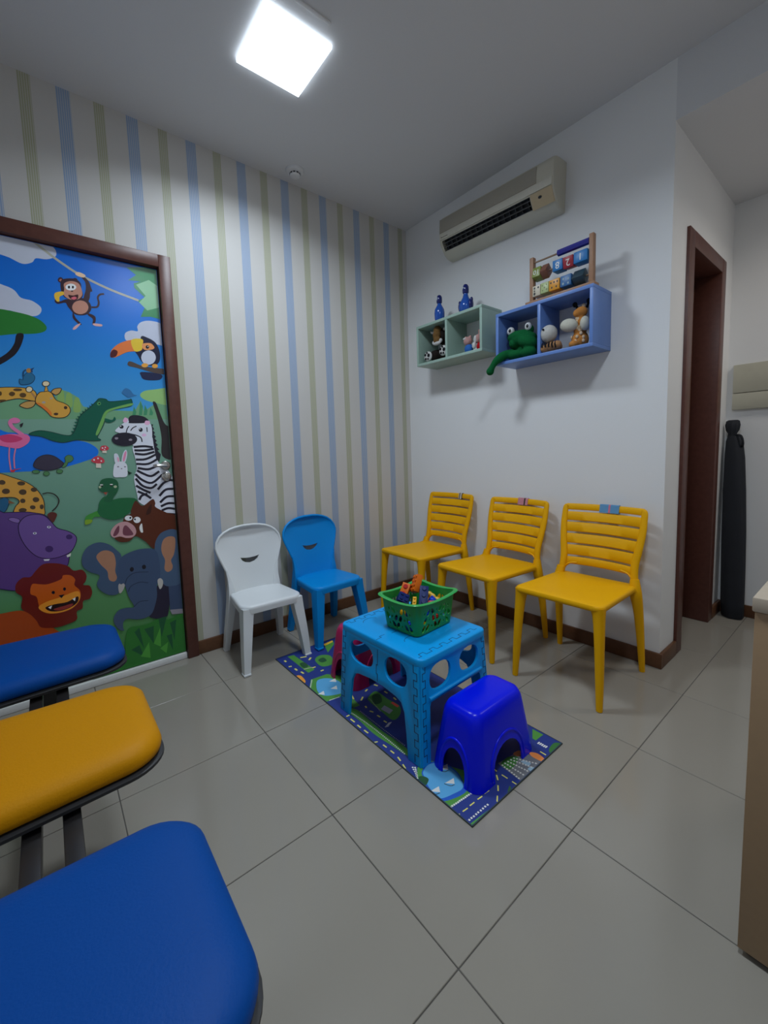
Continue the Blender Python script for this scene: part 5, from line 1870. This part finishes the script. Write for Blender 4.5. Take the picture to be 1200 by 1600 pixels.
blob('head', [((-.004, .004, .078), (.026, .030, .028)), ((-.004, .022, .10), (.008, .009, .012)), ((-.004, -.014, .10), (.008, .009, .012))], PNK, t, .003)
blob('hat_trim', [((-.022, .016, .092), (.008, .014, .008))], WHF, t, .003)
t = thing('plush_doll', 'small pink and white plush toy in a red outfit in the mint shelf', 'soft toy', (1.545, 1.105, zg))
blob('body', [((0, -.012, .028), (.028, .034, .03))], fur('red_outfit', (.42, .01, .015), .1), t, .0035)
blob('head', [((-.006, .006, .075), (.024, .028, .028)), ((0, .0, .11), (.008, .009, .026), R3(-15, 0, 0)), ((0, -.02, .105), (.008, .009, .024), R3(15, 0, 0))], PNK, t, .003)
blob('face', [((-.024, .016, .072), (.010, .013, .024)), ((-.026, .024, .035), (.012, .014, .02))], WHF, t, .003)

# ------------------------------------------------------------------ toy basket on the table
BGR = mat('green_basket_plastic', (0.012, 0.26, 0.045), 0.3, bump=.03, scale=200, var=.05)
BKX, BKY, BKZ = .562, .682, TZ + .0012
bk = thing('toy_basket', 'green plastic basket with leaf-shaped holes full of toy bricks', 'basket', (BKX, BKY, BKZ), radians(4.5))
def rrs(hx, hy, r, nc=5, ns=8):
    out = []
    C4 = rr(hx, hy, r, nc)
    n = nc + 1
    for q in range(4):
        a = C4[q * n:(q + 1) * n]
        out += a
        p, s = a[-1], C4[((q + 1) * n) % (4 * n)]
        out += [(p[0] + (s[0] - p[0]) * k / ns, p[1] + (s[1] - p[1]) * k / ns) for k in range(1, ns)]
    return out
HB = .128
def wave(x, y, hx, hy):
    c_ = min(abs(x) / hx, 1) * min(abs(y) / hy, 1)
    return .012 * c_ ** 2
def bring(z, ins, flare=0.0, r=.026):
    k = z / HB
    hx, hy = .112 + .012 * k - ins + flare, .090 + .014 * k - ins + flare
    return [(x, y, z + (wave(x, y, hx, hy) if z > HB * .6 else 0)) for x, y in rrs(hx, hy, max(.008, r - ins))]
bm = bmesh.new()
loft(bm, [bring(.0, .006), bring(.004, 0), bring(.03, 0), bring(.06, 0), bring(.09, 0), bring(HB - .006, 0), bring(HB, 0), bring(HB, .004), bring(.09, .004), bring(.06, .004), bring(.03, .004), bring(.006, .004)])
bb = frombm('body', bm, BGR, bk, ang=45)
def teardrop(cx_, cz_, w, h_, ang):
    P = []
    for k in range(10):
        a = 2 * pi * k / 10
        x, y = w * cos(a) * (1 - .25 * sin(a)), h_ * sin(a)
        P.append((cx_ + x * cos(ang) - y * sin(ang), cz_ + x * sin(ang) + y * cos(ang)))
    return P
bmx, bmy = bmesh.new(), bmesh.new()
rs = random.Random(3)
for bmm, half, ax in ((bmx, .085, 0), (bmy, .068, 1)):
    ncol = 7 if ax == 0 else 6
    for i in range(ncol):
        for j in range(3):
            cx_ = -half + 2 * half * (i + .5) / ncol + (.004 if j % 2 else -.004)
            cz_ = .026 + j * .031
            big = (i + j) % 3 != 2
            w, h_ = (.0085, .0155) if big else (.0042, .0055)
            if j == 2 and i in (0, ncol - 1):
                w, h_ = .004, .006
            P = teardrop(cx_, cz_, w, h_, radians(28 * (1 if (i // 2) % 2 else -1)))
            if ax == 0:
                loft(bmm, [[(a, -.2, b) for a, b in P], [(a, .2, b) for a, b in P]])
            else:
                loft(bmm, [[(-.2, a, b) for a, b in P], [(.2, a, b) for a, b in P]])
c1 = frombm('cutter', bmx, BGR, bk)
c2 = frombm('cutter', bmy, BGR, bk)
cut(bb, [c1, c2], 40)
bm = bmesh.new()
rim = [Vector(p) for p in bring(HB, -.003)]
loft_in = bring(HB, .003)
secs = []
sweep(bm, [(p.x * 1.03, p.y * 1.03, p.z) for p in rim], [(.0085, .003)] * len(rim), n=8, sm=1, up=(0, 0, 1), closed=True)
rimo = frombm('rim', bm, mat('green_rim_plastic', (0.03, 0.36, 0.075), .3), bk, ang=60)

PLC = {'navy': (.004, .016, .11), 'blue': (.004, .05, .55), 'yellow': (.70, .36, .01), 'orange': (.62, .13, .006), 'red': (.45, .014, .012), 'pink': (.55, .05, .06), 'green': (.015, .30, .08), 'lime': (.12, .35, .03), 'dark': (.01, .014, .022)}
def brick(label, col, stud, loc, rot, dims, top=None):
    """interlocking toy brick: shell with studs on top"""
    lx, ly, lz = dims
    t = thing('toy_brick', label, 'toy brick', loc, 0, 'toys in the green basket')
    t.rotation_euler = R3(*rot)
    m_ = mat('brick_' + col, PLC[col], .45, spec=.2)
    boxes('body', [(-lx / 2, lx / 2, -ly / 2, ly / 2, 0, lz)], m_, t, bev=.0012)
    mt = mat('brick_' + (top or col), PLC[top or col], .45, spec=.2)
    nx, ny = stud
    for i in range(nx):
        for j in range(ny):
            bm = bmesh.new()
            x, y = -lx / 2 + lx * (i + .5) / nx, -ly / 2 + ly * (j + .5) / ny
            r_ = min(lx / nx, ly / ny) * .3
            lathe(bm, [(r_, lz - .0005), (r_, lz + .003), (r_ * .85, lz + .0042)], 12, (x, y))
            frombm('stud', bm, mt, t)
    return t
def P_(dx, dy, dz):
    a = radians(4.5)
    return (BKX + dx * cos(a) - dy * sin(a), BKY + dx * sin(a) + dy * cos(a), BKZ + dz)
# lower layer that fills the basket and shows through the holes
lower = [('navy', 'navy toy brick lying at the bottom of the basket', (-.075, .05, .008), (0, 0, 20), (.05, .032, .028)),
         ('blue', 'bright blue toy brick at the bottom corner of the basket', (-.075, -.03, .008), (0, 0, -10), (.045, .03, .03)),
         ('yellow', 'yellow toy brick flat against the basket bottom', (-.02, -.05, .008), (0, 0, 5), (.05, .03, .022)),
         ('red', 'red toy brick at the bottom of the basket', (.04, -.05, .008), (0, 0, -8), (.05, .03, .026)),
         ('dark', 'black toy brick at the bottom of the basket', (.075, .0, .008), (0, 0, 80), (.06, .03, .03)),
         ('lime', 'lime green toy brick at the bottom of the basket', (.03, .04, .008), (0, 0, 15), (.06, .035, .03)),
         ('orange', 'orange toy brick at the bottom of the basket', (-.02, .0, .008), (0, 0, 30), (.05, .032, .03))]
for c_, lab, l, r_, d_ in lower:
    brick(lab, c_, (2, 1), P_(*l), r_, d_)
mid = [('navy', 'dark blue toy brick resting under the tilted bricks', (-.06, .02, .042), (0, 10, 40), (.06, .03, .03)),
       ('blue', 'mid blue toy brick under the pile near the basket front', (-.02, -.045, .036), (5, 0, -20), (.06, .03, .03)),
       ('red', 'dark red toy brick in the middle of the pile', (.035, .0, .042), (0, -12, 60), (.06, .032, .03)),
       ('green', 'green toy brick against the inner basket wall', (-.072, .062, .058), (0, 0, 35), (.06, .03, .03)),
       ('yellow', 'small yellow toy brick beside the green brick', (-.085, .01, .060), (0, 8, 20), (.03, .022, .02))]
for c_, lab, l, r_, d_ in mid:
    brick(lab, c_, (2, 1), P_(*l), r_, d_)
brick('navy toy brick tilted up at the left of the pile', 'navy', (2, 2), P_(-.062, .044, .094), (30, -25, 35), (.048, .044, .04))
brick('orange and red toy brick propped behind the navy one', 'orange', (2, 1), P_(-.004, .070, .120), (20, -50, 15), (.065, .034, .026), 'red')
brick('long dark blue toy brick leaning up out of the basket', 'navy', (4, 1), P_(.0, -.026, .100), (10, -46, 38), (.115, .036, .030))
brick('long orange toy brick leaning at the top of the pile', 'orange', (4, 2), P_(.040, .030, .150), (-40, -55, 20), (.075, .045, .024))
brick('yellow toy brick standing below the long orange one', 'yellow', (2, 1), P_(.068, .020, .074), (0, -76, 20), (.06, .036, .022))
brick('narrow yellow toy brick lying across the navy bricks', 'yellow', (5, 1), P_(-.072, -.042, .100), (0, -36, 40), (.085, .015, .013))
t = thing('toy_ball', 'small blue toy ball at the front of the basket pile', 'toy ball', P_(.030, -.050, .102), 0, 'toys in the green basket')
bm = bmesh.new()
ell(bm, (0, 0, 0), .017, 20, 14)
frombm('ball', bm, mat('brick_blue', PLC['blue'], .3), t, ang=180)
bm = bmesh.new()
lathe(bm, [(.006, .0155), (.006, .019), (.004, .02)], 12)
frombm('ball_cap', bm, mat('brick_blue', PLC['blue'], .3), t)
t = thing('toy_ring', 'pink toy ring beside the small blue ball', 'toy', P_(.002, -.064, .100), 0, 'toys in the green basket')
bm = bmesh.new()
sweep(bm, [(.014 * cos(k * pi / 6), .014 * sin(k * pi / 6), .004 * sin(k)) for k in range(12)], [.006] * 12, n=8, sm=1, closed=True)
frombm('ring', bm, mat('brick_pink', PLC['pink'], .3), t, ang=60)
blob('clasp', [((.016, 0, .004), (.006, .008, .006))], mat('brick_pink', PLC['pink'], .3), t, .002)
t = thing('toy_figure', 'yellow curled toy animal at the right of the basket pile', 'toy', P_(.078, -.012, .096), 0, 'toys in the green basket')
blob('body', [((0, 0, 0), (.012, .018, .016)), ((-.004, .014, .012), (.012, .012, .010)), ((.008, -.02, -.006), (.012, .014, .009)), ((-.01, .0, -.012), (.014, .02, .008))], mat('toy_yellow', (.72, .42, .03), .35), t, .0025)
bm = bmesh.new()
ell(bm, (-.014, .016, .016), (.002, .002, .002), 8, 6)
frombm('eye', bm, EYEB, t)
